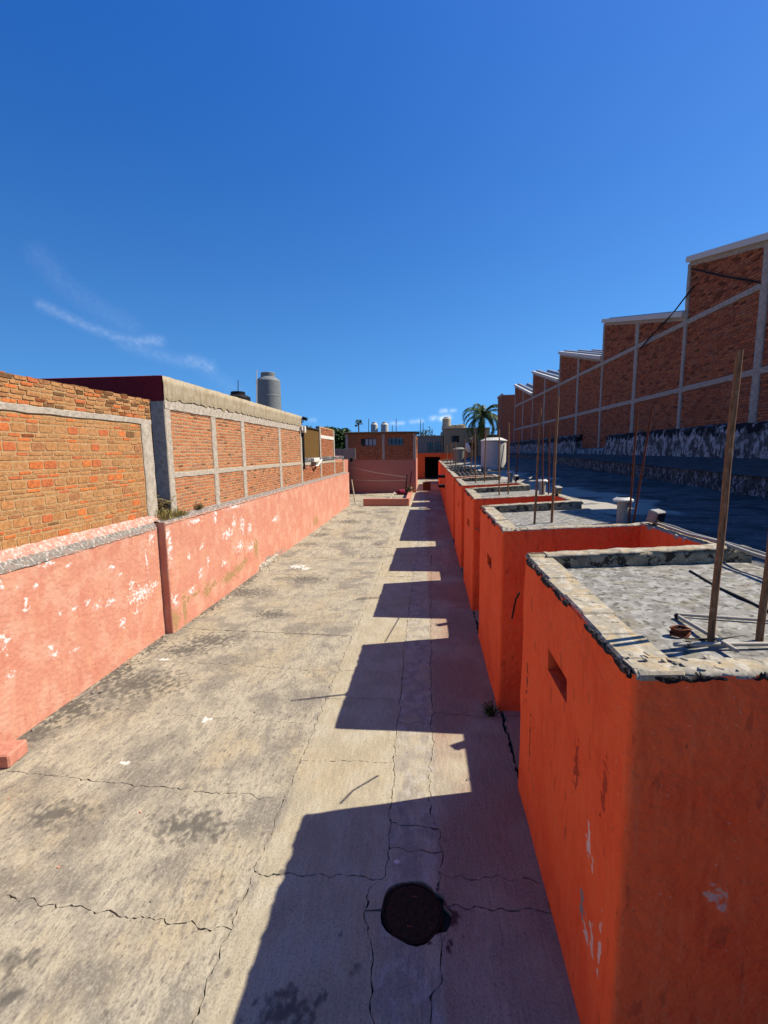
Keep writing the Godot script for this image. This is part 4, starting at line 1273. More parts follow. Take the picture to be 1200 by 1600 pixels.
func make_block() -> void:
	var t := thing("flat_roof_block", "flat roofed block behind the cabins, its dark roof stepped up to the brick wall", "building")
	var b := mb()
	for i in CABINS.size():
		var za: float = CABINS[i][1]
		var zb: float = CABINS[i + 1][0] if i + 1 < CABINS.size() else -62.0
		b = mb()
		b.quad(Vector3(BACK, 0, za), Vector3(BACK, 0, zb), Vector3(BACK, 2.93, zb), Vector3(BACK, 2.93, za), Vector3.LEFT)
		put(b, "recess_wall", mat.orange, t)
		b = mb()
		rough_strip(b, Vector3(BACK + 0.08, 2.93, za + 0.1), Vector3(BACK + 0.08, 2.93, zb - 0.1), 0.15, 0.06, 402 + i)
		put(b, "curb", mat.coping, t)
	b = mb()
	b.quad(Vector3(BACK + 0.01, 0, 2), Vector3(BACK + 0.01, 0, -2.4), Vector3(BACK + 0.01, 2.78, -2.4), Vector3(BACK + 0.01, 2.78, 2), Vector3.LEFT)
	put(b, "side_wall", mat.orange, t)
	b = mb()
	b.quad(Vector3(BACK + 0.03, 0, -2.4), Vector3(BACK + 0.03, 0, -62), Vector3(BACK + 0.03, 2.74, -62), Vector3(BACK + 0.03, 2.74, -2.4), Vector3.LEFT)
	put(b, "added_inner_wall", mat.cream, t)  # unseen back wall, added to keep light from leaking into the cabins
	# roof: weathered bitumen with a paler screed along the cabins
	var w := 512
	var h := 2048
	var p := Paint.new(w, h, c8(88, 87, 86))
	var f0 := field(w, h, 411, 0.012, 5, 3, 1)
	p.layer(field(w, h, 412, 0.05, 4, 6, 1), ramp(0.4, 0.72, 0.8), c8(58, 58, 58))
	p.layer(f0, ramp(0.55, 0.75, 0.6), c8(44, 43, 43))
	p.layer(field(w, h, 413, 0.12, 3, 3, 1), ramp(0.68, 0.8, 0.6), c8(126, 122, 116))
	for k in 40:
		p.spot(f0, (3.7 - 3.0) / 5.2 * w, (62.0 - 9.8 - k * 1.3) / 64.0 * h, 1.2 / 5.2 * w, 1.2 / 64.0 * h, c8(150, 145, 133), 0.95, 5.0, 0.6)
	var m := std(Color.WHITE, 0.92)
	m.albedo_texture = tex(p.image())
	bump(m, grey_tex(field(512, 1024, 414, 0.06, 4, 3, 1), 512, 1024), 1.2)
	m.uv1_scale = Vector3(1.0 / 5.2, 1.0 / 64.0, 1)
	m.uv1_offset = Vector3(-3.0 / 5.2, 62.0 / 64.0, 0)
	b = mb()
	var f := noise(415, 0.5, 4)
	var rows := []
	for i in 129:
		var line := []
		for j in 15:
			var z := lerpf(2, -62, i / 128.0)
			var x := lerpf(BACK + 0.02, STEP + 0.05, j / 14.0)
			line.append(Vector3(x, roof_y(x, z) + f.get_noise_2d(x * 2.0, z * 2.0) * 0.03, z))
		rows.append(line)
	b.sheet(rows, func(_i, _j): return Vector3.UP)
	put(b, "roof", m, t)
	# the step and the upper roof
	b = mb()
	rows = []
	for k in 4:
		var line := []
		for i in 161:
			var z := lerpf(2, -62, i / 160.0)
			var y0 := roof_y(STEP, z) - 0.05
			line.append(Vector3(STEP + f.get_noise_2d(z * 5.0, k * 9.0) * 0.05, lerpf(y0, step_y(z), k / 3.0), z))
		rows.append(line)
	b.sheet(rows, func(_i, _j): return Vector3.LEFT)
	put(b, "step_face", mat.damp, t)
	b = mb()
	rows = []
	for i in 101:
		var z := lerpf(2, -62, i / 100.0)
		var line := []
		for j in 6:
			var x := lerpf(STEP - 0.06, SAW + 0.1, j / 5.0)
			line.append(Vector3(x, lerpf(step_y(z) + 0.015, 3.78, j / 5.0) + f.get_noise_2d(x * 3.0, z * 3.0) * 0.02, z))
		rows.append(line)
	b.sheet(rows, func(_i, _j): return Vector3.UP)
	put(b, "upper_roof", mat.bitumen, t)
	b = mb()
	rough_strip(b, Vector3(STEP - 0.03, 3.3, 1.5), Vector3(STEP - 0.03, 3.3, -11.0), 0.14, 0.05, 431)
	put(b, "step_lip", mat.bitumen, t)
	# old whitewashed upstand at the foot of the brick wall
	t = thing("whitewashed_upstand", "low black and white flaking upstand at the foot of the sawtooth wall", "wall")
	for q in [[1.0, -25.2, 4.76], [-30.0, -52.5, 4.95], [-25.2, -30.0, 4.07]]:
		b = mb()
		rows = []
		for k in 6:
			var line := []
			var m2 := int((q[0] - q[1]) / 0.3)
			for i in m2 + 1:
				var z := lerpf(q[0], q[1], float(i) / m2)
				var y: float = [3.6, 4.0, 4.35, q[2] - 0.06, q[2], q[2] + 0.05][k]
				if q[2] < 4.3: y = [3.6, 3.7, 3.8, 3.95, q[2], q[2] + 0.03][k]
				var d := f.get_noise_2d(z * 4.0, y * 4.0) * 0.05
				line.append(Vector3(SAW - 0.42 + [0.0, 0.0, 0.01, 0.03, 0.12, 0.5][k] + d, y + (f.get_noise_1d(z * 6.0) * 0.07 if k > 2 else 0.0), z))
			rows.append(line)
		b.sheet(rows, func(i, _j): return Vector3(-1, 0.2 if i < 4 else 1.0, 0))
		for e in [[0, 1.0], [rows[0].size() - 1, -1.0]]:
			for k in 5:
				var pa: Vector3 = rows[k][e[0]]
				var pb: Vector3 = rows[k + 1][e[0]]
				b.quad(pa, pb, Vector3(SAW + 0.12, pb.y, pb.z), Vector3(SAW + 0.12, pa.y, pa.z), Vector3(0, 0, e[1]))
		put(b, "render", mat.upstand, t)

# ---------------------------------------------------------------- the sawtooth building
func make_sawtooth() -> void:
	var t := thing("sawtooth_building", "tall brick factory wall with a sawtooth roofline and grey concrete frame", "building")
	var period := 8.12
	var high := 11.09
	var low := 9.11
	var peaks := []
	for k in 7: peaks.append(-10.99 - period * k)
	var list := []
	var back := mb()
	var n := Vector3.LEFT
	for k in 7:
		var zf: float = peaks[k]             # far end of the tooth, the high one
		var zn := zf + period
		back.quad(Vector3(SAW + 0.02, 3.6, zf), Vector3(SAW + 0.02, 3.6, zn), Vector3(SAW + 0.02, low, zn), Vector3(SAW + 0.02, high, zf), n)
		var bays := 2
		for j in bays:
			var za := zf + period / bays * j
			var wd := period / bays
			var h0 := lerpf(high, low, float(j) / bays) - 0.16
			var h1 := lerpf(high, low, float(j + 1) / bays) - 0.16
			for q in [[4.05, 6.19], [6.44, 8.71]]: lay(list, Vector3(SAW, q[0], za), n, wd, q[1] - q[0], q[1] - q[0], [[0.066, 0.27]], 0.022, 0.016, DUSK, 0.05, 1.0)
			lay(list, Vector3(SAW, 8.97, za), n, wd, h0 - 8.97, h1 - 8.97, [[0.066, 0.27]], 0.022, 0.016, DUSK, 0.16, 1.0)
		if k == 6: continue
		# columns
		for j in bays:
			var b := mb()
			var zc := zf + period / bays * j
			var top := lerpf(high, low, float(j) / bays) - 0.1
			rough_beam(b, Vector3(SAW + 0.03, 4.0, zc), Vector3(SAW + 0.03, top, zc), n, 0.32 if j == 1 else 0.2, 0.085)
			put(b, "column", mat.frame, t)
		for y in [6.31, 8.84]:
			var b := mb()
			rough_beam(b, Vector3(SAW + 0.03, y, zf), Vector3(SAW + 0.03, y, zn), n, 0.2, 0.065)
			put(b, "tie_beam", mat.frame, t)
		var b := mb()
		rough_beam(b, Vector3(SAW + 0.03, high - 0.1, zf), Vector3(SAW + 0.03, low - 0.1, zn), n, 0.2, 0.075)
		put(b, "raking_beam", mat.frame, t)
		# clerestory face over the valley behind
		b = mb()
		b.box(Vector3(SAW + 0.02, low - 0.3, zf), Vector3(24, high - 0.02, zf + 0.12))
		put(b, "clerestory", mat.stucco_grey, t)
		# corrugated sheets laid down the slope
		var dir := (Vector3(0, low, zn) - Vector3(0, high, zf)).normalized()
		var up := Vector3(0, dir.z, -dir.y).abs()
		for s in 12:
			b = mb()
			var x0 := SAW - 0.14 + s * 0.98
			var prof := []
			prof = [[x0, 0.02], [x0 + 0.26, 0.02], [x0 + 0.4, 0.24], [x0 + 0.66, 0.24], [x0 + 0.8, 0.02], [x0 + 0.981, 0.02]]
			for c in prof.size() - 1:
				var pa = Vector3(prof[c][0], high, zf - 0.12) + up * prof[c][1]
				var pb = Vector3(prof[c + 1][0], high, zf - 0.12) + up * prof[c + 1][1]
				var run := dir * (period / absf(dir.z) + 0.02)
				b.quad(pa, pb, pb + run, pa + run, Vector3(prof[c][1] - prof[c + 1][1], 0.05, 0))
			put(b, "roof_sheet", mat.sheet, t)
		b = mb()
		b.bar(Transform3D(Basis(Vector3.RIGHT, Vector3(0, dir.z, -dir.y), dir), Vector3(SAW - 0.1, (high + low) / 2 + 0.05, (zf + zn) / 2)), Vector3(0.2, 0.2, period / absf(dir.z)), 0.01)
		put(b, "barge_flashing", mat.white, t)
	put(back, "mortar", mat.mortar_red, t)
	emit_bricks(t, list, DUSK, 300)
	var b := mb()
	b.box(Vector3(SAW + 0.03, -1, -60.0), Vector3(24, low - 0.4, 3))
	b.box(Vector3(SAW - 0.02, -1, -63.2), Vector3(24, high, -59.8))
	put(b, "core", mat.mortar_red, t)
	b = mb()
	b.bar(Transform3D(Basis.IDENTITY, Vector3(SAW + 0.0, high + 0.03, -61.5)), Vector3(0.2, 0.3, 3.6), 0.02)
	put(b, "end_coping", mat.frame, t)
	# black streaks are cables on the wall
	var c := thing("wall_cable", "black cable sagging from the tall sawtooth gable across the roof valley", "cable")
	var b3 := mb()
	var p0 := on_x(1084, 447, SAW - 0.08)
	var p1 := on_x(1022, 520, SAW - 0.3)
	b3.tube([p0, p0.lerp(p1, 0.5) + Vector3(0, -0.12, 0), p1, on_x(1000, 545, SAW - 0.08)], 0.03, 0.03, 5)
	put(b3, "strand", mat.cable, c)
	c = thing("gable_cable", "thin black cable clipped across the bricks of the tallest gable", "cable")
	b3 = mb()
	b3.tube([on_x(1080, 420, SAW - 0.06), on_x(1130, 432, SAW - 0.06), on_x(1188, 442, SAW - 0.06)], 0.025, 0.025, 5)
	put(b3, "strand", mat.cable, c)
# ---------------------------------------------------------------- far end
func make_far_end() -> void:
	var zf := -44.5
	var t := thing("brick_house", "brick and pink rooftop house with two small windows closing the patio", "house")
	var xl := -7.6
	var xr := -0.63
	var b := mb()
	b.box(Vector3(xl, 0, zf - 14), Vector3(xr, 3.27, zf))
	put(b, "pink_base", mat.pink_plain, t)
	var list := []
	# bands round the two window openings
	var wins := [[-6.05, -4.53, 4.68, 5.33], [-3.39, -1.88, 4.7, 5.35]]
	b = mb()
	b.box(Vector3(xl + 0.02, 3.27, zf - 0.3), Vector3(xr - 0.02, 4.69, zf - 0.02))
	b.box(Vector3(xl + 0.02, 5.34, zf - 0.3), Vector3(xr - 0.02, 5.9, zf - 0.02))
	for q in [[xl + 0.02, -6.05], [-4.53, -3.39], [-1.88, xr - 0.02]]: b.box(Vector3(q[0], 4.69, zf - 0.3), Vector3(q[1], 5.34, zf - 0.02))
	b.box(Vector3(xr - 0.3, 3.27, zf - 14), Vector3(xr - 0.02, 5.9, zf - 0.3))
	b.box(Vector3(xl + 0.02, 3.27, zf - 14), Vector3(xl + 0.3, 5.9, zf - 0.3))
	put(b, "mortar", mat.mortar_red, t)
	var n := Vector3(0, 0, 1)
	lay(list, Vector3(xl, 3.3, zf), n, xr - xl, 1.38, 1.38, [[0.062, 0.25]], 0.02, 0.016, RED, 0.04)
	lay(list, Vector3(xl, 5.35, zf), n, xr - xl, 0.5, 0.5, [[0.062, 0.25]], 0.02, 0.016, RED, 0.04)
	for q in [[xl, -6.05], [-4.53, -3.39], [-1.88, xr]]: lay(list, Vector3(q[0], 4.69, zf), n, q[1] - q[0], 0.65, 0.65, [[0.062, 0.25]], 0.02, 0.016, RED, 0.04)
	lay(list, Vector3(xr, 3.3, zf), Vector3.RIGHT, 14.0, 2.5, 2.5, [[0.062, 0.25]], 0.02, 0.016, RED, 0.04)
	emit_bricks(t, list, RED, 0)
	for q in [xl + 0.12, -3.83, xr - 0.14]:
		b = mb()
		rough_beam(b, Vector3(q, 3.27, zf - 0.02), Vector3(q, 5.9, zf - 0.02), n, 0.26, 0.07)
		put(b, "post", mat.frame, t)
	for q in wins:
		var fr := mb()
		for y in [q[2], q[3]]: fr.bar(Transform3D(Basis.IDENTITY, Vector3((q[0] + q[1]) / 2, y, zf - 0.06)), Vector3(q[1] - q[0] + 0.06, 0.07, 0.08))
		for k in 5: fr.bar(Transform3D(Basis.IDENTITY, Vector3(lerpf(q[0], q[1], k / 4.0), (q[2] + q[3]) / 2, zf - 0.06)), Vector3(0.06, q[3] - q[2] - 0.07, 0.076))
		var wnode := put(fr, "window", mat.black, t)
		for k in 4:
			var g := mb()
			g.bar(Transform3D(Basis.IDENTITY, Vector3(lerpf(q[0], q[1], (k + 0.5) / 4.0), (q[2] + q[3]) / 2, zf - 0.1)), Vector3((q[1] - q[0]) / 4 - 0.06, q[3] - q[2] - 0.08, 0.012))
			put(g, "pane", mat.frosted if (q[0] < -4 and k != 0) else mat.glass, wnode)
	for k in 2:
		var g := mb()
		g.box(Vector3(xr - 0.05, 4.6, zf - 2.4 - k * 3.0), Vector3(xr + 0.02, 5.3, zf - 1.2 - k * 3.0))
		put(g, "side_window", mat.black, t)
	# corrugated roof with dark eaves
	b = mb()
	var m := 60
	for i in m:
		var xa := lerpf(xl - 0.25, xr + 0.3, float(i) / m)
		var xm := lerpf(xl - 0.25, xr + 0.3, (i + 0.5) / m)
		var xb := lerpf(xl - 0.25, xr + 0.3, float(i + 1) / m)
		b.quad(Vector3(xa, 5.9, zf + 0.4), Vector3(xm, 6.02, zf + 0.4), Vector3(xm, 6.3, zf - 14.3), Vector3(xa, 6.18, zf - 14.3), Vector3(-0.5, 1, 0))
		b.quad(Vector3(xm, 6.02, zf + 0.4), Vector3(xb, 5.9, zf + 0.4), Vector3(xb, 6.18, zf - 14.3), Vector3(xm, 6.3, zf - 14.3), Vector3(0.5, 1, 0))
	put(b, "roof", mat.sheet_dark, t)
	b = mb()
	b.box(Vector3(xl - 0.1, 5.8, zf - 0.1), Vector3(xr + 0.1, 5.9, zf + 0.06))
	put(b, "eaves_beam", mat.wood, t)
	b = mb()
	b.box(Vector3(-7.9, 0, -44.48), Vector3(-7.22, 3.73, -34.2), 0.02)
	tag(put(b, "corner_wall", mat.pink_plain), "pink wall return in the corner between the long wall and far house", "wall")
	var lw := mb()
	for k in 8: lw.box(Vector3(-16.0 + k * 1.25, 3.4, -40.6), Vector3(-14.77 + k * 1.25, 4.35, -40.5), 0.01)
	tag(put(lw, "fence_wall", mat.stucco_grey), "pale grey low fence below the dark trees", "fence")

	# planter walls in an L
	t = thing("planter", "low L shaped pink planter wall on the patio", "planter")
	b = mb()
	b.box(Vector3(-4.45, 0, -33.6), Vector3(-1.25, 0.55, -33.3), 0.02)
	put(b, "front_wall", mat.pink_plain, t)
	b = mb()
	b.box(Vector3(-1.25, 0, -44.4), Vector3(-1.0, 0.57, -33.28), 0.02)
	put(b, "side_wall", mat.pink_plain, t)
	b = mb()
	b.box(Vector3(-2.78, 0, -44.4), Vector3(-2.68, 0.12, -33.6), 0.01)
	put(b, "divider", mat.frame, t)
	# a dark rail, a cloth bundle and a leaning stick
	t = thing("clothes_rail", "dark leaning posts with wires strung along the pink house wall", "rail")
	b = mb()
	b.tube([Vector3(-1.5, 0.5, -40.0), Vector3(-1.35, 2.0, -40.0)], 0.06, 0.05, 6)
	b.tube([Vector3(-1.2, 0.5, -40.4), Vector3(-0.95, 2.3, -40.4)], 0.05, 0.04, 6)
	put(b, "post", mat.black, t)
	for q in [[-7.2, 2.6, -1.3, 1.75], [-7.2, 1.35, -1.3, 1.5]]:
		b = mb()
		b.tube([Vector3(q[0], q[1], -44.0), Vector3((q[0] + q[2]) / 2, (q[1] + q[3]) / 2 - 0.12, -42.5), Vector3(q[2], q[3], -40.1)], 0.022, 0.022, 5)
		put(b, "wire", mat.pvc, t)
	b = mb()
	lump(b, Vector3(-1.9, 0.22, -42.5), Vector3(0.6, 0.24, 0.45), 501)
	tag(put(b, "cloth_bundle", mat.plant_cloth), "crimson bundle of cloth lying inside the planter", "bundle")
	b = mb()
	b.tube([Vector3(-5.2, 0.0, -34.4), Vector3(-5.55, 1.9, -34.9)], 0.05, 0.045, 6)
	tag(put(b, "leaning_board", mat.cream), "pale stick leaning in the corner of the pink wall", "stick")
	b = mb()
	b.box(Vector3(0.05, 0.0, -47.6), Vector3(0.85, 0.75, -46.9), 0.03)
	b.box(Vector3(0.0, 0.75, -47.65), Vector3(0.9, 0.83, -46.85), 0.01)
	tag(put(b, "wooden_crate", mat.rust), "reddish wooden crate against the sunlit end of the house", "crate")

	for q in [[Vector3(-0.65, 5.2, -46), Vector3(6.2, 4.6, -60), Vector3(11, 5.6, -70), "thin cable from the brick house corner across to the palm"], [Vector3(-0.65, 4.6, -52), Vector3(2.0, 3.9, -60), Vector3(4.0, 3.8, -67), "thin cable sagging from the brick house to the orange gateway"]]:
		var wb := mb()
		wb.tube([q[0], q[0].lerp(q[1], 0.5) - Vector3(0, 0.12, 0), q[1], q[1].lerp(q[2], 0.5) - Vector3(0, 0.1, 0), q[2]], 0.02, 0.02, 5)
		tag(put(wb, "overhead_cable", mat.cable), q[3], "cable")
	# gate at the very end
	t = thing("orange_gateway", "orange wall with a dark open doorway ending the passage", "gateway")
	b = mb()
	b.box(Vector3(-8.0, 0, -67.4), Vector3(0.37, 3.8, -67.0))
	b.box(Vector3(2.6, 0, -67.4), Vector3(6.5, 3.8, -67.0))
	b.box(Vector3(0.37, 3.25, -67.4), Vector3(2.6, 3.8, -67.0))
	put(b, "wall", mat.orange, t)
	b = mb()
	b.box(Vector3(0.2, 3.25, -84), Vector3(2.8, 3.4, -67.4))
	b.box(Vector3(0.1, 0, -84), Vector3(0.35, 3.25, -67.4))
	b.box(Vector3(2.62, 0, -84), Vector3(2.8, 3.25, -67.4))
	b.box(Vector3(0.2, 0, -84.2), Vector3(2.8, 3.4, -84.0))
	b.box(Vector3(0.2, -0.06, -84), Vector3(2.8, -0.01, -67.0))
	put(b, "passage", mat.dark_room, t)

func lump(b: MB, c: Vector3, r: Vector3, sd: int) -> void:
	var f := noise(sd, 1.3, 3)
	var rows := []
	for i in 11:
		var line := []
		for j in 19:
			var a := PI * i / 10.0
			var o := TAU * j / 18.0
			var d := Vector3(sin(a) * cos(o), cos(a), sin(a) * sin(o))
			line.append(c + d * r * (1.0 + 0.5 * f.get_noise_3dv(d * 1.6)))
		rows.append(line)
	b.sheet(rows, func(i, j): return rows[i][j] - c)

func tank(at: Vector3, r: float, h: float, m: Material, called: String, label: String, group := "", base := 0.0) -> Node3D:
	var t := thing(called, label, "water tank", at, group)
	var b := mb()
	b.lathe(Vector3(0, base, 0), [[0.0, 0.0], [r * 0.97, 0.0], [r, 0.03 * h], [r, 0.40 * h], [r * 1.012, 0.41 * h], [r * 1.012, 0.43 * h], [r, 0.44 * h], [r, 0.79 * h], [r * 0.97, 0.81 * h]], 32)
	put(b, "body", m, t)
	b = mb()
	b.lathe(Vector3(0, base, 0), [[r * 0.97, 0.81 * h], [r * 0.78, 0.86 * h], [r * 0.6, 0.895 * h]], 32)
	put(b, "shoulder", m, t)
	b = mb()
	b.lathe(Vector3(0, base, 0), [[r * 0.58, 0.88 * h], [r * 0.6, 0.985 * h], [r * 0.54, 1.0 * h], [0.0, 1.0 * h]], 24)
	put(b, "lid", m, t)
	if base > 0:
		b = mb()
		b.box(Vector3(-r * 1.1, 0, -r * 1.1), Vector3(r * 1.1, base, r * 1.1), 0.02)
		put(b, "stand", mat.frame, t)
	return t

func make_roof_things() -> void:
	# left roof
	tank(Vector3(-7.1, 5.45, -20.8), 0.55, 1.85, mat.tank_grey, "water_tank", "tall grey water tank with pale shoulder on the brick building", "", 0.4)
	var t := tank(Vector3(-7.75, 5.45, -18.8), 0.5, 1.15, mat.black, "water_tank", "squat black water tank on the brick building beside the grey one")
	var b := mb()
	b.tube([on_z(401, 632, -19.5), on_z(401, 578, -19.5)], 0.022, 0.018, 6)
	tag(put(b, "mast", mat.white), "white mast beside the tall grey water tank", "mast")
	b = mb()
	b.tube([on_z(372, 612, -19.2), on_z(372, 594, -19.2)], 0.018, 0.015, 6)
	tag(put(b, "antenna_rod", mat.cable), "thin dark rod above the black water tank", "rod")
	t = thing("floodlight", "black floodlight on the end of the brown plaster parapet", "floodlight", Vector3(XB + 0.05, 5.75, -22.1))
	b = mb()
	b.bar(Transform3D(Basis(Vector3(0, 0, 1), -0.3), Vector3(0.12, -0.06, 0)), Vector3(0.2, 0.16, 0.34), 0.02)
	put(b, "head", mat.black, t)
	b = mb()
	b.tube([Vector3(0, -0.25, 0), Vector3(0.05, -0.1, 0)], 0.025, 0.025, 6)
	put(b, "bracket", mat.black, t)
	b = mb()
	b.box(Vector3(XB + 0.06, 5.0, -22.1), Vector3(XB + 0.22, 5.32, -21.85), 0.01)
	b.box(Vector3(XB + 0.06, 5.1, -21.75), Vector3(XB + 0.16, 5.3, -21.6), 0.01)
	tag(put(b, "meter_box", mat.white), "white junction box under the floodlight on the left building", "junction box")
	b = mb()
	b.box(Vector3(XB + 0.02, 3.52, -24.9), Vector3(XB + 0.22, 3.74, -23.6), 0.02)
	b.tube([Vector3(XB + 0.2, 3.62, -25.4), Vector3(XB + 0.2, 3.3, -24.3), Vector3(XB + 0.16, 3.35, -24.0)], 0.06, 0.06, 6)
	tag(put(b, "ledge_fitting", mat.white), "white broken fitting on the ledge below the brown sheets", "fitting")
	b = mb()
	b.box(Vector3(-5.62, 3.3, -35.1), Vector3(-5.4, 3.6, -34.7), 0.02)
	tag(put(b, "wall_lamp", mat.black), "dark lamp on the far corner of the pink wall", "lamp")

	# pole, base pixel on its roof height, top pixel
	var poles := [
		[[1110, 1006], 2.75, [1155, 547], 0.021, "wood", "thick brown pole rising beside the loose conduits on the first cabin"],
		[[1186, 1004], 2.75, [1222, 700], 0.022, "wood", "brown pole next to the thick one on the first cabin, touching the conduit"],
		[[835, 818], 2.76, [845, 637], 0.022, "wood", "slender brown pole on the second cabin roof, nearer its coping"],
		[[862, 817], 2.76, [872, 620], 0.026, "wood", "slender brown pole on the second cabin roof, farther from its coping"],
		[[780, 774], 2.76, [780, 671], 0.024, "wood", "straight pole on the third cabin roof, nearer its coping"],
		[[794, 773], 2.76, [795, 660], 0.026, "wood", "straight pole on the third cabin roof, farther from its coping"],
		[[743, 755], 2.76, [742, 678], 0.03, "wood", "pole on the fourth cabin roof, nearer its coping"],
		[[757, 754], 2.76, [759, 674], 0.03, "wood", "pole on the fourth cabin roof, farther from its coping"],
		[[983, 812], 2.9, [996, 642], 0.018, "rust", "upright rusty rod beside the capped vent pipe"],
		[[990, 812], 2.92, [1019, 638], 0.018, "rust", "slanting rusty rod beside the capped vent pipe"],
		[[848, 771], 2.88, [848, 668], 0.02, "rust", "rusty rod behind the third cabin's vent pipe"],
		[[857, 771], 2.9, [859, 665], 0.02, "rust", "second rusty rod behind the third cabin's vent pipe"],
		[[806, 750], 2.9, [811, 676], 0.025, "rust", "rusty rod behind the fourth cabin"],
		[[736, 745], 2.76, [738, 681], 0.03, "wood", "pole standing on the corrugated sheets, nearest the fourth cabin"],
		[[725, 740], 2.76, [727, 685], 0.035, "wood", "pole standing in the middle of the corrugated sheets"],
		[[712, 733], 2.76, [712, 690], 0.04, "wood", "pole at the far end of the corrugated sheets"],
		[[704, 729], 2.76, [705, 692], 0.05, "wood", "pole on the short cabin past the corrugated sheets"],
		[[699, 726], 2.76, [698, 695], 0.05, "wood", "pole on the cabin beside the planter"]]
	for q in poles:
		var p0 := on_y(q[0][0], q[0][1], q[1])
		var p1 := on_z(q[2][0], q[2][1], p0.z + (0.05 if q[4] == "wood" else 0.0))
		p0.y -= 0.06
		b = mb()
		var pts := []
		for k in 9: pts.append(p0.lerp(p1, k / 8.0) + Vector3(sin(k * 1.3 + p0.z), 0, cos(k * 1.7)) * 0.002)
		b.tube(pts, q[3] * (1.02 if q[1] == 2.75 else 0.85), q[3] * (0.92 if q[1] == 2.75 else 0.75), 10)
		tag(put(b, "pole" if q[4] == "wood" else "steel_rod", mat[q[4]]), q[5], "pole" if q[4] == "wood" else "rod", "poles and rods standing on the cabin roofs")
	# vent pipes with caps
	for q in [[[972, 813], 2.86, 0.085, 0.36, "capped vent pipe behind the second cabin"], [[847, 771], 2.86, 0.08, 0.36, "capped vent pipe behind the third cabin"], [[797, 752], 2.86, 0.08, 0.36, "grey vent pipe behind the fourth cabin"]]:
		var p := on_y(q[0][0], q[0][1], q[1])
		t = thing("vent_pipe", q[4], "vent pipe", p - Vector3(0, 0.1, 0), "vent pipes behind the cabins")
		b = mb()
		b.lathe(Vector3.ZERO, [[0.0, 0.0], [q[2], 0.0], [q[2], q[3] + 0.04], [q[2] * 0.85, q[3] + 0.04], [q[2] * 0.85, q[3] - 0.1]], 20)
		put(b, "pipe", mat.pvc, t)
		b = mb()
		b.lathe(Vector3.ZERO, [[0.0, q[3] + 0.07], [q[2] * 1.75, q[3] + 0.05], [q[2] * 1.8, q[3] + 0.08], [q[2] * 1.1, q[3] + 0.12], [0.0, q[3] + 0.13]], 20)
		put(b, "cap", mat.white, t)
	# floodlights at the cabin corners
	for q in [[[1024, 821], 2.95, 1.0, "second"], [[870, 774], 2.95, 1.0, "third"], [[806, 752], 2.95, 1.0, "fourth"]]:
		var p := on_y(q[0][0], q[0][1], q[1])
		t = thing("corner_floodlight", "grey box floodlight perched on the back corner of the %s cabin" % q[3], "floodlight", p, "floodlights at the cabin corners")
		b = mb()
		b.bar(Transform3D(Basis(Vector3.UP, 0.5) * Basis(Vector3(1, 0, 0), 0.25), Vector3(0, 0.13, 0)), Vector3(0.2, 0.17, 0.13), 0.015)
		put(b, "housing", mat.galv, t)
		b = mb()
		b.bar(Transform3D(Basis(Vector3.UP, 0.5) * Basis(Vector3(1, 0, 0), 0.25), Vector3(0, 0.13, 0) + Basis(Vector3.UP, 0.5) * Vector3(0, -0.018, 0.07)), Vector3(0.16, 0.13, 0.012), 0.003)
		put(b, "lens", mat.glass, t)
		b = mb()
		b.bar(Transform3D(Basis(Vector3.UP, 0.5), Vector3(0, 0.025, 0)), Vector3(0.07, 0.09, 0.05), 0.01)
		put(b, "bracket", mat.black, t)
	# conduits lying on the first roof
	t = thing("loose_conduits", "grey conduits lying crossed on the first cabin roof", "conduit")
	for q in [[[1056, 961], [1152, 1017], 0.014], [[1063, 960], [1240, 972], 0.012], [[1053, 1007], [1250, 1006], 0.014]]:
		b = mb()
		var p0 := on_y(q[0][0], q[0][1], 2.775)
		var p1 := on_y(q[1][0], q[1][1], 2.80)
		b.tube([p0, p0.lerp(p1, 0.5), p1], q[2], q[2], 8)
		put(b, "conduit", mat.pvc, t)
	b = mb()
	lump(b, on_y(1058, 963, 2.775), Vector3(0.018, 0.02, 0.018), 502)
	lump(b, on_y(1075, 1007, 2.775), Vector3(0.03, 0.02, 0.02), 503)
	put(b, "elbow", mat.cable, t)
	t = thing("wire_coil", "small dark coil of wire on the first cabin roof", "coil")
	for k in 5:
		b = mb()
		var c := on_y(1062, 994, 2.74) + Vector3(0, 0.012 + k * 0.011, 0)
		var pts := []
		for j in 17: pts.append(c + Vector3(cos(TAU * j / 16) * (0.055 + 0.006 * sin(k * 2.0)), 0.004 * sin(j * 1.3 + k), sin(TAU * j / 16) * (0.035 + 0.004 * cos(k * 1.7))))
		b.tube(pts, 0.007, 0.007, 6)
		put(b, "turn", mat.rust, t)
	var cables := [
		[[[1078, 892], [1120, 917], [1160, 935], [1215, 962]], 2.79, 0.012, "black cable lying across the first cabin roof"],
		[[[1070, 998], [1120, 999], [1160, 994], [1210, 991]], 2.755, 0.006, "thin black wire from the coil on the first roof"]]
	for q in cables:
		b = mb()
		var pts := []
		for e in q[0]: pts.append(on_y(e[0], e[1], q[1]))
		b.tube(pts, q[2], q[2], 6)
		tag(put(b, "roof_cable", mat.cable), q[3], "cable")
	# pipes along the back curb
	for q in [[0.08, 0.019, "pvc", "pale pipe along the curb behind the cabins"], [0.15, 0.015, "galv", "grey pipe along the curb behind the cabins, beside the pale one"]]:
		b = mb()
		var pts := []
		for k in 15: pts.append(Vector3(BACK + q[0] + 0.012 * sin(k * 1.9), 2.985 + 0.01 * sin(k * 2.3 + q[0] * 20.0), lerpf(0.5, -6.6, k / 14.0)))
		b.tube(pts, q[1], q[1], 8)
		tag(put(b, "curb_pipe", mat[q[2]]), q[3], "pipe")
	b = mb()
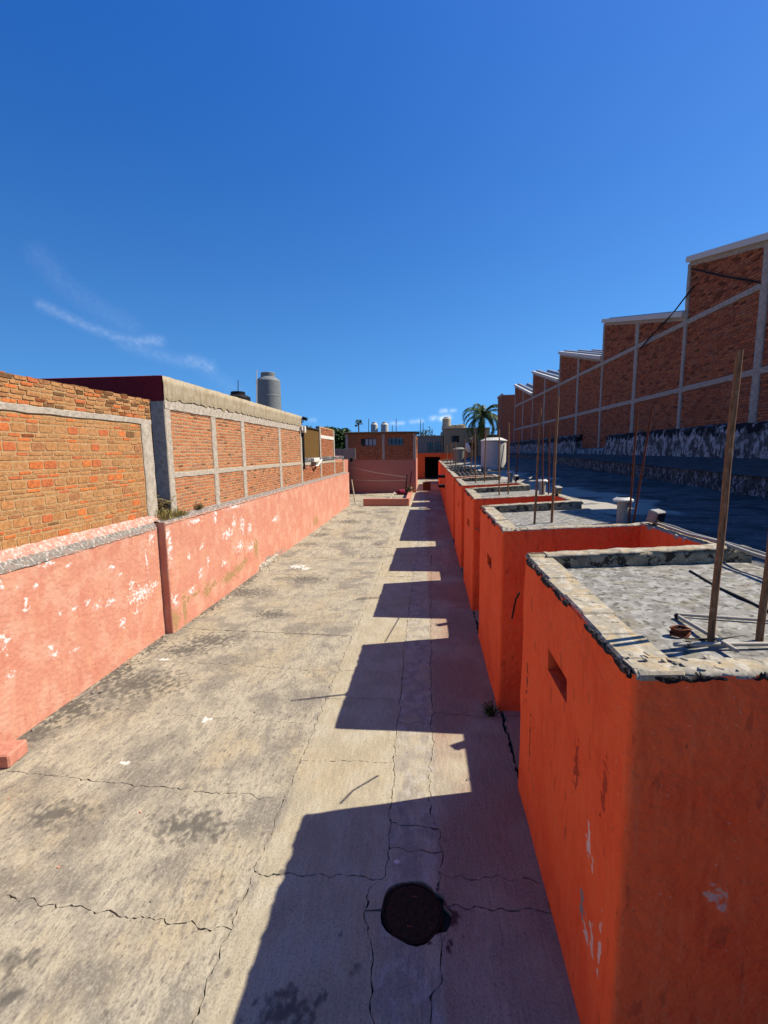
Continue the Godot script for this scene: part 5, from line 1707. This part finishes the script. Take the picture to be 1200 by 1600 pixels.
	b.tube([on_y(809, 757, 2.9), on_y(840, 741, 2.95)], 0.03, 0.03, 8)
	tag(put(b, "diagonal_pipe", mat.pvc), "pale pipe lying slantwise across the third cabin's back corner", "pipe")
	# cables that hang in the gaps
	for q in [[on_z(800, 966, -5.5), on_z(806, 936, -5.3), on_z(812, 926, -5.12), "black cable hanging from the first cabin's far corner"], [on_x(732.5, 820, 1.27), on_z(741, 825, -11.3), on_z(750, 829, -9.56), "short black wire strung from the third cabin's slit window"]]:
		b = mb()
		b.tube([q[0], q[1], q[2]], 0.011, 0.011, 6)
		tag(put(b, "hanging_cable", mat.cable), q[3], "cable")
	for q in [[694, 744, "upper"], [695, 759, "lower"]]:
		var p := on_x(q[0], q[1], 1.6)
		b = mb()
		b.box(p - Vector3(0.45, 0.12, 0.25), p + Vector3(0.2, 0.1, 0.25), 0.03)
		tag(put(b, "wall_floodlight", mat.black), "black lamp jutting from the long cabin's wall, the %s of two" % q[2], "lamp")
	# pale tank and its smaller fellow
	t = thing("pale_water_tank", "white cylindrical water tank with a pink tinged lid beside the long cabin", "water tank", Vector3(4.1, 2.8, -26.6))
	b = mb()
	b.lathe(Vector3(0, 0.28, 0), [[0.0, 0.0], [0.69, 0.0], [0.7, 0.04], [0.71, 0.8], [0.70, 1.46], [0.76, 1.47], [0.76, 1.52], [0.4, 1.68], [0.0, 1.72]], 28)
	put(b, "body", mat.tank_pale, t)
	b = mb()
	for q in [[-0.5, -0.5], [0.5, -0.5], [0.5, 0.5], [-0.5, 0.5]]: b.box(Vector3(q[0] - 0.12, -0.05, q[1] - 0.12), Vector3(q[0] + 0.12, 0.28, q[1] + 0.12), 0.01)
	put(b, "blocks", mat.frame, t)
	b = mb()
	b.tube([Vector3(0.25, 0.1, 0.85), Vector3(0.45, 1.55, 0.78)], 0.03, 0.03, 6)
	put(b, "feed_pipe", mat.pvc, t)
	t = thing("pale_water_tank", "small weathered grey water tank far along the cabin roofs", "water tank", Vector3(3.7, 2.8, -46.0))
	b = mb()
	b.lathe(Vector3(0, 0.2, 0), [[0.0, 0.0], [0.62, 0.0], [0.62, 1.2], [0.68, 1.22], [0.3, 1.4], [0.0, 1.42]], 24)
	put(b, "body", mat.stucco_grey, t)
	b = mb()
	b.box(Vector3(-0.6, -0.05, -0.6), Vector3(0.6, 0.2, 0.6), 0.02)
	put(b, "stand", mat.frame, t)
	t = thing("satellite_dish", "white satellite dish turned edge on past the small tank", "satellite dish", on_z(727, 713, -42.0))
	b = mb()
	var dish := []
	for k in 8: dish.append([0.55 * sin(k * 0.16), -0.55 * cos(k * 0.16) + 0.55])
	b.lathe(Vector3.ZERO, dish, 24)
	var dn := put(b, "reflector", mat.white, t)
	dn.position = Vector3(0, 0.7, 0)
	dn.rotation = Vector3(0.0, 0.25, -1.25)
	b = mb()
	b.tube([Vector3(0, -0.9, 0), Vector3(0, 0.7, 0)], 0.03, 0.03, 6)
	put(b, "mast", mat.galv, t)
	# broken corrugated sheets on the long cabin
	for k in 6:
		var z := -21.3 - k * 1.65
		var y0 := 2.86 + 0.02 * k
		b = mb()
		var m := 22
		var wave := func(i: float) -> float: return 0.05 * sin(i / 22.0 * TAU * 7.0)
		var ln := rng.randf_range(1.2, 1.7)
		var tilt := rng.randf_range(-0.06, 0.1)
		var turn := rng.randf_range(-0.12, 0.12)
		for i in m * 2:
			var xa := 1.75 + 1.5 * i / (m * 2.0)
			var xb := 1.75 + 1.5 * (i + 1) / (m * 2.0)
			var rag0 := rng.randf_range(-0.06, 0.06)
			b.quad(Vector3(xa, y0 + wave.call(i / 2.0), z + turn * xa + rag0), Vector3(xb, y0 + wave.call((i + 1) / 2.0), z + turn * xb + rag0), Vector3(xb, y0 + tilt + wave.call((i + 1) / 2.0), z + turn * xb - ln), Vector3(xa, y0 + tilt + wave.call(i / 2.0), z + turn * xa - ln), Vector3.UP)
		tag(put(b, "corrugated_sheet", mat.asbestos), "broken grey corrugated sheet lying on the long cabin roof", "corrugated sheet", "corrugated sheets on the long cabin")
	# pink block by the near wall
	b = mb()
	var c0 := on_y(22, 1190)
	b.bar(Transform3D(Basis(Vector3.UP, 0.12), Vector3(c0.x - 0.08, 0.095, c0.z - 0.02)), Vector3(0.26, 0.19, 0.34), 0.02)
	tag(put(b, "plastered_block", mat.pink_plain), "pale pink plastered block at the foot of the flaking pink wall", "block")
# ---------------------------------------------------------------- beyond
func leaf_tree(at: Vector3, h: float, r: float, count: int, label: String, sd: int, flat := 0.8) -> void:
	var t := thing("tree", label, "tree", at, "trees beyond the walls")
	var rr := RandomNumberGenerator.new()
	rr.seed = sd
	var b := mb()
	b.tube([Vector3.ZERO, Vector3(0.1, h * 0.3, 0.05), Vector3(-0.05, h * 0.6, 0.1)], 0.28, 0.14, 8)
	var clumps := []
	for k in 16:
		var d := Vector3(rr.randfn(), rr.randfn() * 0.7, rr.randfn()).normalized() * rr.randf_range(0.35, 1.0)
		var c := Vector3(0, h - r * flat, 0) + Vector3(d.x * r, d.y * r * flat, d.z * r)
		clumps.append([c, rr.randf_range(0.28, 0.5) * r])
		b.tube([Vector3(0, h * 0.45, 0), (Vector3(0, h * 0.55, 0) + c) / 2 + Vector3(0, 0.2, 0), c], 0.09, 0.03, 5)
	put(b, "trunk", mat.bark, t)
	b = mb()
	for k in count:
		var q: Array = clumps[rr.randi() % clumps.size()]
		var d := Vector3(rr.randfn(), rr.randfn(), rr.randfn()).normalized() * pow(rr.randf(), 0.45)
		var p: Vector3 = q[0] + d * q[1]
		var s := rr.randf_range(0.13, 0.28)
		var u := Vector3(rr.randfn(), rr.randfn() * 0.6, rr.randfn()).normalized()
		var v := u.cross(Vector3(rr.randfn(), rr.randfn(), rr.randfn())).normalized()
		var g := rr.randf_range(0.6, 1.25)
		b.col = Color(0.045 * g, 0.085 * g, 0.022 * g)
		b.tri(p - u * s, p + v * s * 0.5, p + u * s, Vector3.UP)
		b.tri(p - u * s, p - v * s * 0.5, p + u * s, Vector3.UP)
	put(b, "crown", mat.leaf, t)

func feather_palm(at: Vector3, h: float, long: float, label: String, sd: int) -> void:
	var t := thing("palm_tree", label, "palm tree", at)
	var rr := RandomNumberGenerator.new()
	rr.seed = sd
	var b := mb()
	b.tube([Vector3.ZERO, Vector3(0.1, h * 0.5, 0), Vector3(0, h, 0)], 0.26, 0.17, 10)
	put(b, "trunk", mat.bark, t)
	for k in 30:
		b = mb()
		var az := TAU * k * 0.382 + rr.randf_range(-0.2, 0.2)
		var lift := lerpf(1.35, -0.4, k / 29.0) + rr.randf_range(-0.1, 0.1)
		var out := Vector3(cos(az), 0, sin(az))
		var pts := []
		var p := Vector3(0, h, 0)
		var ang := lift
		var l := long * rr.randf_range(0.85, 1.1)
		for s in 13:
			pts.append(p)
			p += (out * cos(ang) + Vector3.UP * sin(ang)) * l / 12
			ang -= 0.12 + 0.02 * s
		b.col = Color(0.08, 0.11, 0.035)
		b.tube(pts, 0.05, 0.012, 5)
		for s in range(1, 13):
			for e in 4:
				var q: Vector3 = pts[s].lerp(pts[mini(s + 1, 12)], e / 4.0)
				var dir: Vector3 = (pts[mini(s + 1, 12)] - pts[s - 1]).normalized()
				for sgn in [-1.0, 1.0]:
					var side: Vector3 = dir.cross(Vector3.UP).normalized() * sgn
					var ll := long * 0.2 * sin(PI * (0.15 + 0.8 * s / 13.0)) * rr.randf_range(0.7, 1.2)
					var tip: Vector3 = q + side * ll * 0.75 + dir * ll * 0.45 + Vector3.DOWN * ll * rr.randf_range(0.25, 0.75)
					var g := rr.randf_range(0.6, 1.3)
					b.col = Color(0.05 * g, 0.085 * g, 0.022 * g)
					b.tri(q - dir * 0.05, q + dir * 0.07, tip, Vector3.UP)
		put(b, "frond", mat.leaf, t)

func fan_palm(at: Vector3, h: float, r: float, label: String, sd: int) -> void:
	var t := thing("palm_tree", label, "palm tree", at)
	var rr := RandomNumberGenerator.new()
	rr.seed = sd
	var b := mb()
	b.tube([Vector3.ZERO, Vector3(0.15, h * 0.5, 0), Vector3(0, h, 0)], 0.24, 0.16, 8)
	put(b, "trunk", mat.bark, t)
	for k in 26:
		b = mb()
		var d := Vector3(rr.randfn(), rr.randfn() * 0.9 + 0.25, rr.randfn()).normalized()
		var c := Vector3(0, h, 0) + d * r * 0.5
		var side := d.cross(Vector3(0.2, 1, 0.1)).normalized()
		var g := rr.randf_range(0.6, 1.2)
		b.col = Color(0.05 * g, 0.08 * g, 0.025 * g)
		b.tube([Vector3(0, h, 0), c], 0.03, 0.02, 4)
		for s in 9:
			var a := lerpf(-1.3, 1.3, s / 8.0)
			var tip := c + (d * cos(a) + side * sin(a)) * r * 0.55
			b.tri(c, c.lerp(tip, 0.6) + side.cross(d) * 0.06, tip, Vector3.UP)
			b.tri(c, c.lerp(tip, 0.6) - side.cross(d) * 0.06 + d * 0.03, tip, Vector3.UP)
		put(b, "fan_leaf", mat.leaf, t)

# a plain house block with real window recesses on its front (facing +z): wins are [x0, x1, y0, y1]
func far_house(called: String, label: String, lo: Vector3, hi: Vector3, m: Material, wins: Array) -> Node3D:
	var t := thing(called, label, "building")
	var b := mb()
	var xs := [lo.x, hi.x]
	var ys := [lo.y, hi.y]
	for q in wins:
		for e in [q[0], q[1]]:
			if not xs.has(e): xs.append(e)
		for e in [q[2], q[3]]:
			if not ys.has(e): ys.append(e)
	xs.sort(); ys.sort()
	for i in xs.size() - 1:
		for j in ys.size() - 1:
			var cx: float = (xs[i] + xs[i + 1]) / 2
			var cy: float = (ys[j] + ys[j + 1]) / 2
			var open := false
			for q in wins:
				if cx > q[0] and cx < q[1] and cy > q[2] and cy < q[3]: open = true
			if not open: b.quad(Vector3(xs[i], ys[j], hi.z), Vector3(xs[i + 1], ys[j], hi.z), Vector3(xs[i + 1], ys[j + 1], hi.z), Vector3(xs[i], ys[j + 1], hi.z), Vector3(0, 0, 1))
	b.box(lo, Vector3(hi.x, hi.y, hi.z - 0.4))
	for s in [[lo.x, -1], [hi.x, 1]]: b.quad(Vector3(s[0], lo.y, hi.z), Vector3(s[0], hi.y, hi.z), Vector3(s[0], hi.y, hi.z - 0.4), Vector3(s[0], lo.y, hi.z - 0.4), Vector3(s[1], 0, 0))
	b.quad(Vector3(lo.x, hi.y, hi.z), Vector3(hi.x, hi.y, hi.z), Vector3(hi.x, hi.y, hi.z - 0.4), Vector3(lo.x, hi.y, hi.z - 0.4), Vector3.UP)
	put(b, "wall", m, t)
	for q in wins:
		var f := mb()
		for x in [q[0] + 0.03, (q[0] + q[1]) / 2, q[1] - 0.03]: f.bar(Transform3D(Basis.IDENTITY, Vector3(x, (q[2] + q[3]) / 2, hi.z - 0.2)), Vector3(0.07, q[3] - q[2], 0.08))
		for y in [q[2] + 0.03, q[3] - 0.03]: f.bar(Transform3D(Basis.IDENTITY, Vector3((q[0] + q[1]) / 2, y, hi.z - 0.2)), Vector3(q[1] - q[0], 0.06, 0.074))
		var w := put(f, "window", mat.black, t)
		var g := mb()
		g.quad(Vector3(q[0], q[2], hi.z - 0.25), Vector3(q[1], q[2], hi.z - 0.25), Vector3(q[1], q[3], hi.z - 0.25), Vector3(q[0], q[3], hi.z - 0.25), Vector3(0, 0, 1))
		put(g, "pane", mat.glass, w)
	b = mb()
	b.box(Vector3(lo.x - 0.1, hi.y + 0.003, hi.z - 0.5), Vector3(hi.x + 0.1, hi.y + 0.22, hi.z + 0.12), 0.02)
	put(b, "cornice", m, t)
	return t

func make_beyond() -> void:
	far_house("grey_house", "grey house with dark windows past the orange gateway", Vector3(-3.5, 0, -92), Vector3(3.6, 6.6, -80), mat.stucco_grey, [[-2.5, -1.2, 3.9, 5.6], [0.9, 1.9, 4.0, 5.7], [2.2, 3.2, 4.0, 5.7]])
	far_house("cream_house", "tan house with one dark square window, water tanks on its roof", Vector3(3.7, 0, -94), Vector3(11.5, 7.8, -79), mat.tan_stucco, [[5.0, 6.3, 5.6, 6.7], [7.6, 9.0, 4.2, 5.4]])
	far_house("low_grey_house", "low grey house with a row of windows behind the palm", Vector3(9.5, 0, -96), Vector3(17.0, 6.4, -74), mat.stucco_grey, [[10.2, 11.2, 3.4, 5.2], [11.6, 12.6, 3.4, 5.2]])
	tank(Vector3(4.3, 7.8, -82), 0.75, 1.6, mat.cream, "water_tank", "domed cream water tank on the tan house, on its left corner", "", 0.7)
	tank(Vector3(6.9, 7.8, -82), 0.85, 0.9, mat.cream, "water_tank", "squat cream water tank on the tan house", "", 0.1)
	var b := mb()
	b.box(Vector3(4.0, 8.0, -84), Vector3(7.2, 8.75, -82.8), 0.03)
	tag(put(b, "roof_room", mat.cream), "low cream rooftop room between the two tanks of the tan house", "rooftop room")
	# tanks, rods behind the brick house
	for q in [[585, "left"], [601, "right"]]:
		var p := on_z(q[0], 674, -57.0)
		tank(Vector3(p.x, 6.2, -57.0), 0.44 if q[0] < 590 else 0.48, p.y - 6.2 + 1.15, mat.tank_pale, "water_tank", "pale water tank behind the brick house roof, the %s one" % ("narrower" if q[0] < 590 else "wider"), "tanks behind the brick house")
	for q in [[576, 654, "beside the narrower tank"], [619, 654, "right of the wider tank"], [613, 664, "short, next to the wider tank"], [657, 656, "at the corner of the brick house"], [661, 660, "shorter, at the corner of the brick house"]]:
		b = mb()
		b.tube([on_z(q[0], 678, -56.0), on_z(q[0], q[1], -56.0)], 0.045, 0.035, 5)
		tag(put(b, "antenna_rod", mat.cable), "thin rod standing behind the brick house, %s" % q[2], "rod", "rods behind the brick house")
	leaf_tree(Vector3(-11.3, -1, -58), 8.7, 2.7, 9000, "dark green leafy tree between the brick pier and the brick house", 601)
	leaf_tree(Vector3(-17.0, -1, -64), 9.2, 3.0, 3000, "dark tree mostly hidden behind the brick pier", 602)
	leaf_tree(Vector3(-9.0, -1, -21), 7.6, 1.0, 600, "small dark treetop behind the floodlight", 603, 1.4)
	leaf_tree(Vector3(1.6, 0, -105), 9.2, 2.4, 1200, "small tree far past the brick house corner", 604)
	feather_palm(Vector3(9.2, 0, -70), 9.2, 4.6, "large feathery palm beside the end of the sawtooth wall", 611)
	fan_palm(Vector3(-16.9, 0, -120), 11.6, 1.25, "slim fan palm far behind the brick house", 612)
	# dry grass on the ledge by the corner and small weeds
	var t := thing("dry_grass", "dry yellow grass growing on the ledge by the concrete column", "grass", Vector3(XB + 0.12, 2.56, -9.75))
	b = mb()
	var rr := RandomNumberGenerator.new()
	rr.seed = 621
	for k in 420:
		var p := Vector3(rr.randf_range(-0.14, 0.16), 0, rr.randf_range(-0.65, 0.35))
		var l := rr.randf_range(0.10, 0.34) * (1.0 if p.z > -0.4 else 0.6)
		var d := Vector3(rr.randfn() * 0.4 + 0.25, 1, rr.randfn() * 0.5).normalized()
		var s := Vector3(-d.z, 0, d.x).normalized() * 0.006
		var g := rr.randf_range(0.6, 1.2)
		b.col = Color(0.34 * g, 0.27 * g, 0.10 * g) if rr.randf() < 0.75 else Color(0.12 * g, 0.16 * g, 0.04 * g)
		var mid := p + d * l * 0.6
		var tip := p + d * l + Vector3(d.x, -0.15, d.z) * l * 0.4
		b.quad(p - s, p + s, mid + s * 0.7, mid - s * 0.7, Vector3.RIGHT)
		b.tri(mid - s * 0.7, mid + s * 0.7, tip, Vector3.RIGHT)
	put(b, "blades", mat.straw, t).set_meta("kind", "stuff")
	var spots := [[Vector3(XB + 0.1, 2.58, -11.25), 0.2, "dry brown weed on the ledge below the first brick panel"], [Vector3(XB - 0.1, 2.6, -9.85), 0.55, "dry twiggy weed in the gap between the two brick walls"], [Vector3(1.04, 0, -6.52), 0.22, "dark weed at the foot of the second cabin"], [Vector3(-1.1, 0.5, -38.5), 0.8, "leafy plant growing at the end of the planter"]]
	for q in spots:
		var w := thing("weed", q[2], "weed", q[0])
		b = mb()
		for k in 70:
			var d := Vector3(rr.randfn() * 0.55, 1, rr.randfn() * 0.55).normalized()
			var l: float = q[1] * rr.randf_range(0.4, 1.0)
			var p := Vector3(rr.randf_range(-0.05, 0.05), 0, rr.randf_range(-0.08, 0.08))
			var g := rr.randf_range(0.5, 1.2)
			b.col = Color(0.16 * g, 0.12 * g, 0.05 * g) if q[0].x < -2 else Color(0.05 * g, 0.075 * g, 0.02 * g)
			b.tube([p, p + d * l], 0.004, 0.002, 3)
			for e in 4:
				var c: Vector3 = p + d * l * rr.randf_range(0.4, 1.0)
				var u := Vector3(rr.randfn(), rr.randfn(), rr.randfn()).normalized() * l * 0.12
				b.tri(c - u, c + u, c + u.cross(d) * 0.8, Vector3.UP)
		put(b, "stems", mat.straw, w).set_meta("kind", "stuff")
	b = mb()
	for k in 260:
		var near_wall := rr.randf() < 0.6
		var z := -3.0 - 14.0 * pow(rr.randf(), 1.3)
		var x := (X1 if z > -9.3 else X2) + 0.03 + absf(rr.randfn()) * 0.14 if near_wall else rr.randf_range(-5.4, 0.9)
		var q := rr.randf_range(0.004, 0.016) * (1.5 if near_wall else 0.8)
		var g := rr.randf_range(0.08, 0.28)
		b.col = Color(g, g * 0.9, g * 0.75) if rr.randf() < 0.8 else Color(0.45, 0.2, 0.13)
		b.bar(Transform3D(Basis(Vector3(rr.randfn(), rr.randfn(), rr.randfn()).normalized(), rr.randf() * TAU), Vector3(x, q * 0.4, z)), Vector3(q * 2.0, q, q * 1.4), q * 0.2)
	var grit := put(b, "grit", mat.straw)
	tag(grit, "loose grit and flakes scattered on the concrete slabs by the wall", "grit")
	grit.set_meta("kind", "stuff")
	# the town's ground
	b = mb()
	b.quad(Vector3(-900, -0.4, 400), Vector3(900, -0.4, 400), Vector3(900, -0.4, -1400), Vector3(-900, -0.4, -1400), Vector3.UP)
	structure(put(b, "ground", mat.ground))

# ---------------------------------------------------------------- all of it
func _ready() -> void:
	rng.seed = 20240611
	# camera: the patio's lines meet at (660, 706) in the photograph; it is held 0.7 degrees askew
	var d := Vector3(60.0, 94.0, -LENS).normalized()
	var roll := 0.012
	var u := Vector3(-sin(roll), cos(roll), 0)
	u.z = -(u.x * d.x + u.y * d.y) / d.z
	u = u.normalized()
	see = Basis(d.cross(u), u, -d).transposed()
	var cam := Camera3D.new()
	cam.name = "camera"
	cam.fov = rad_to_deg(2.0 * atan(800.0 / LENS))
	cam.near = 0.05
	cam.far = 3000.0
	cam.transform = Transform3D(see, EYE)
	add_child(cam)
	cam.current = true
	var env := Environment.new()
	env.background_mode = Environment.BG_SKY
	env.sky = Sky.new()
	env.sky.sky_material = make_sky()
	env.tonemap_mode = Environment.TONE_MAPPER_LINEAR
	env.tonemap_exposure = 1.7
	env.sdfgi_enabled = true
	env.ssao_enabled = true
	env.ssil_enabled = true
	var we := WorldEnvironment.new()
	we.name = "environment"
	we.environment = env
	add_child(we)
	var sun := DirectionalLight3D.new()
	sun.name = "sun"
	sun.light_color = Color(1.0, 0.965, 0.90)
	sun.light_energy = 1.6
	sun.light_angular_distance = 0.5
	sun.shadow_enabled = true
	sun.transform = Transform3D(Basis.looking_at(SUN_TRAVEL.normalized(), Vector3.UP), Vector3(0, 30, 0))
	add_child(sun)

	make_materials()
	mat.pink_plain = bump(world3(std(c8(196, 134, 116), 0.93), 0.6), rough_t, 0.6)
	mat.pink_plain.albedo_texture = tint_t
	mat.tan_stucco = world3(std(c8(158, 146, 120), 0.92), 0.4)
	mat.tan_stucco.albedo_texture = tint_t
	mat.frosted = std(c8(150, 156, 160), 0.4)
	make_unit_bricks()
	print("materials ", Time.get_ticks_msec())
	make_floor()
	print("floor ", Time.get_ticks_msec())
	make_left_walls()
	print("left ", Time.get_ticks_msec())
	make_orange()
	make_block()
	make_sawtooth()
	print("right ", Time.get_ticks_msec())
	for i in CABINS.size(): cabin(i)
	make_far_end()
	make_beyond()
	make_manhole()
	make_roof_things()
	print("done ", Time.get_ticks_msec())
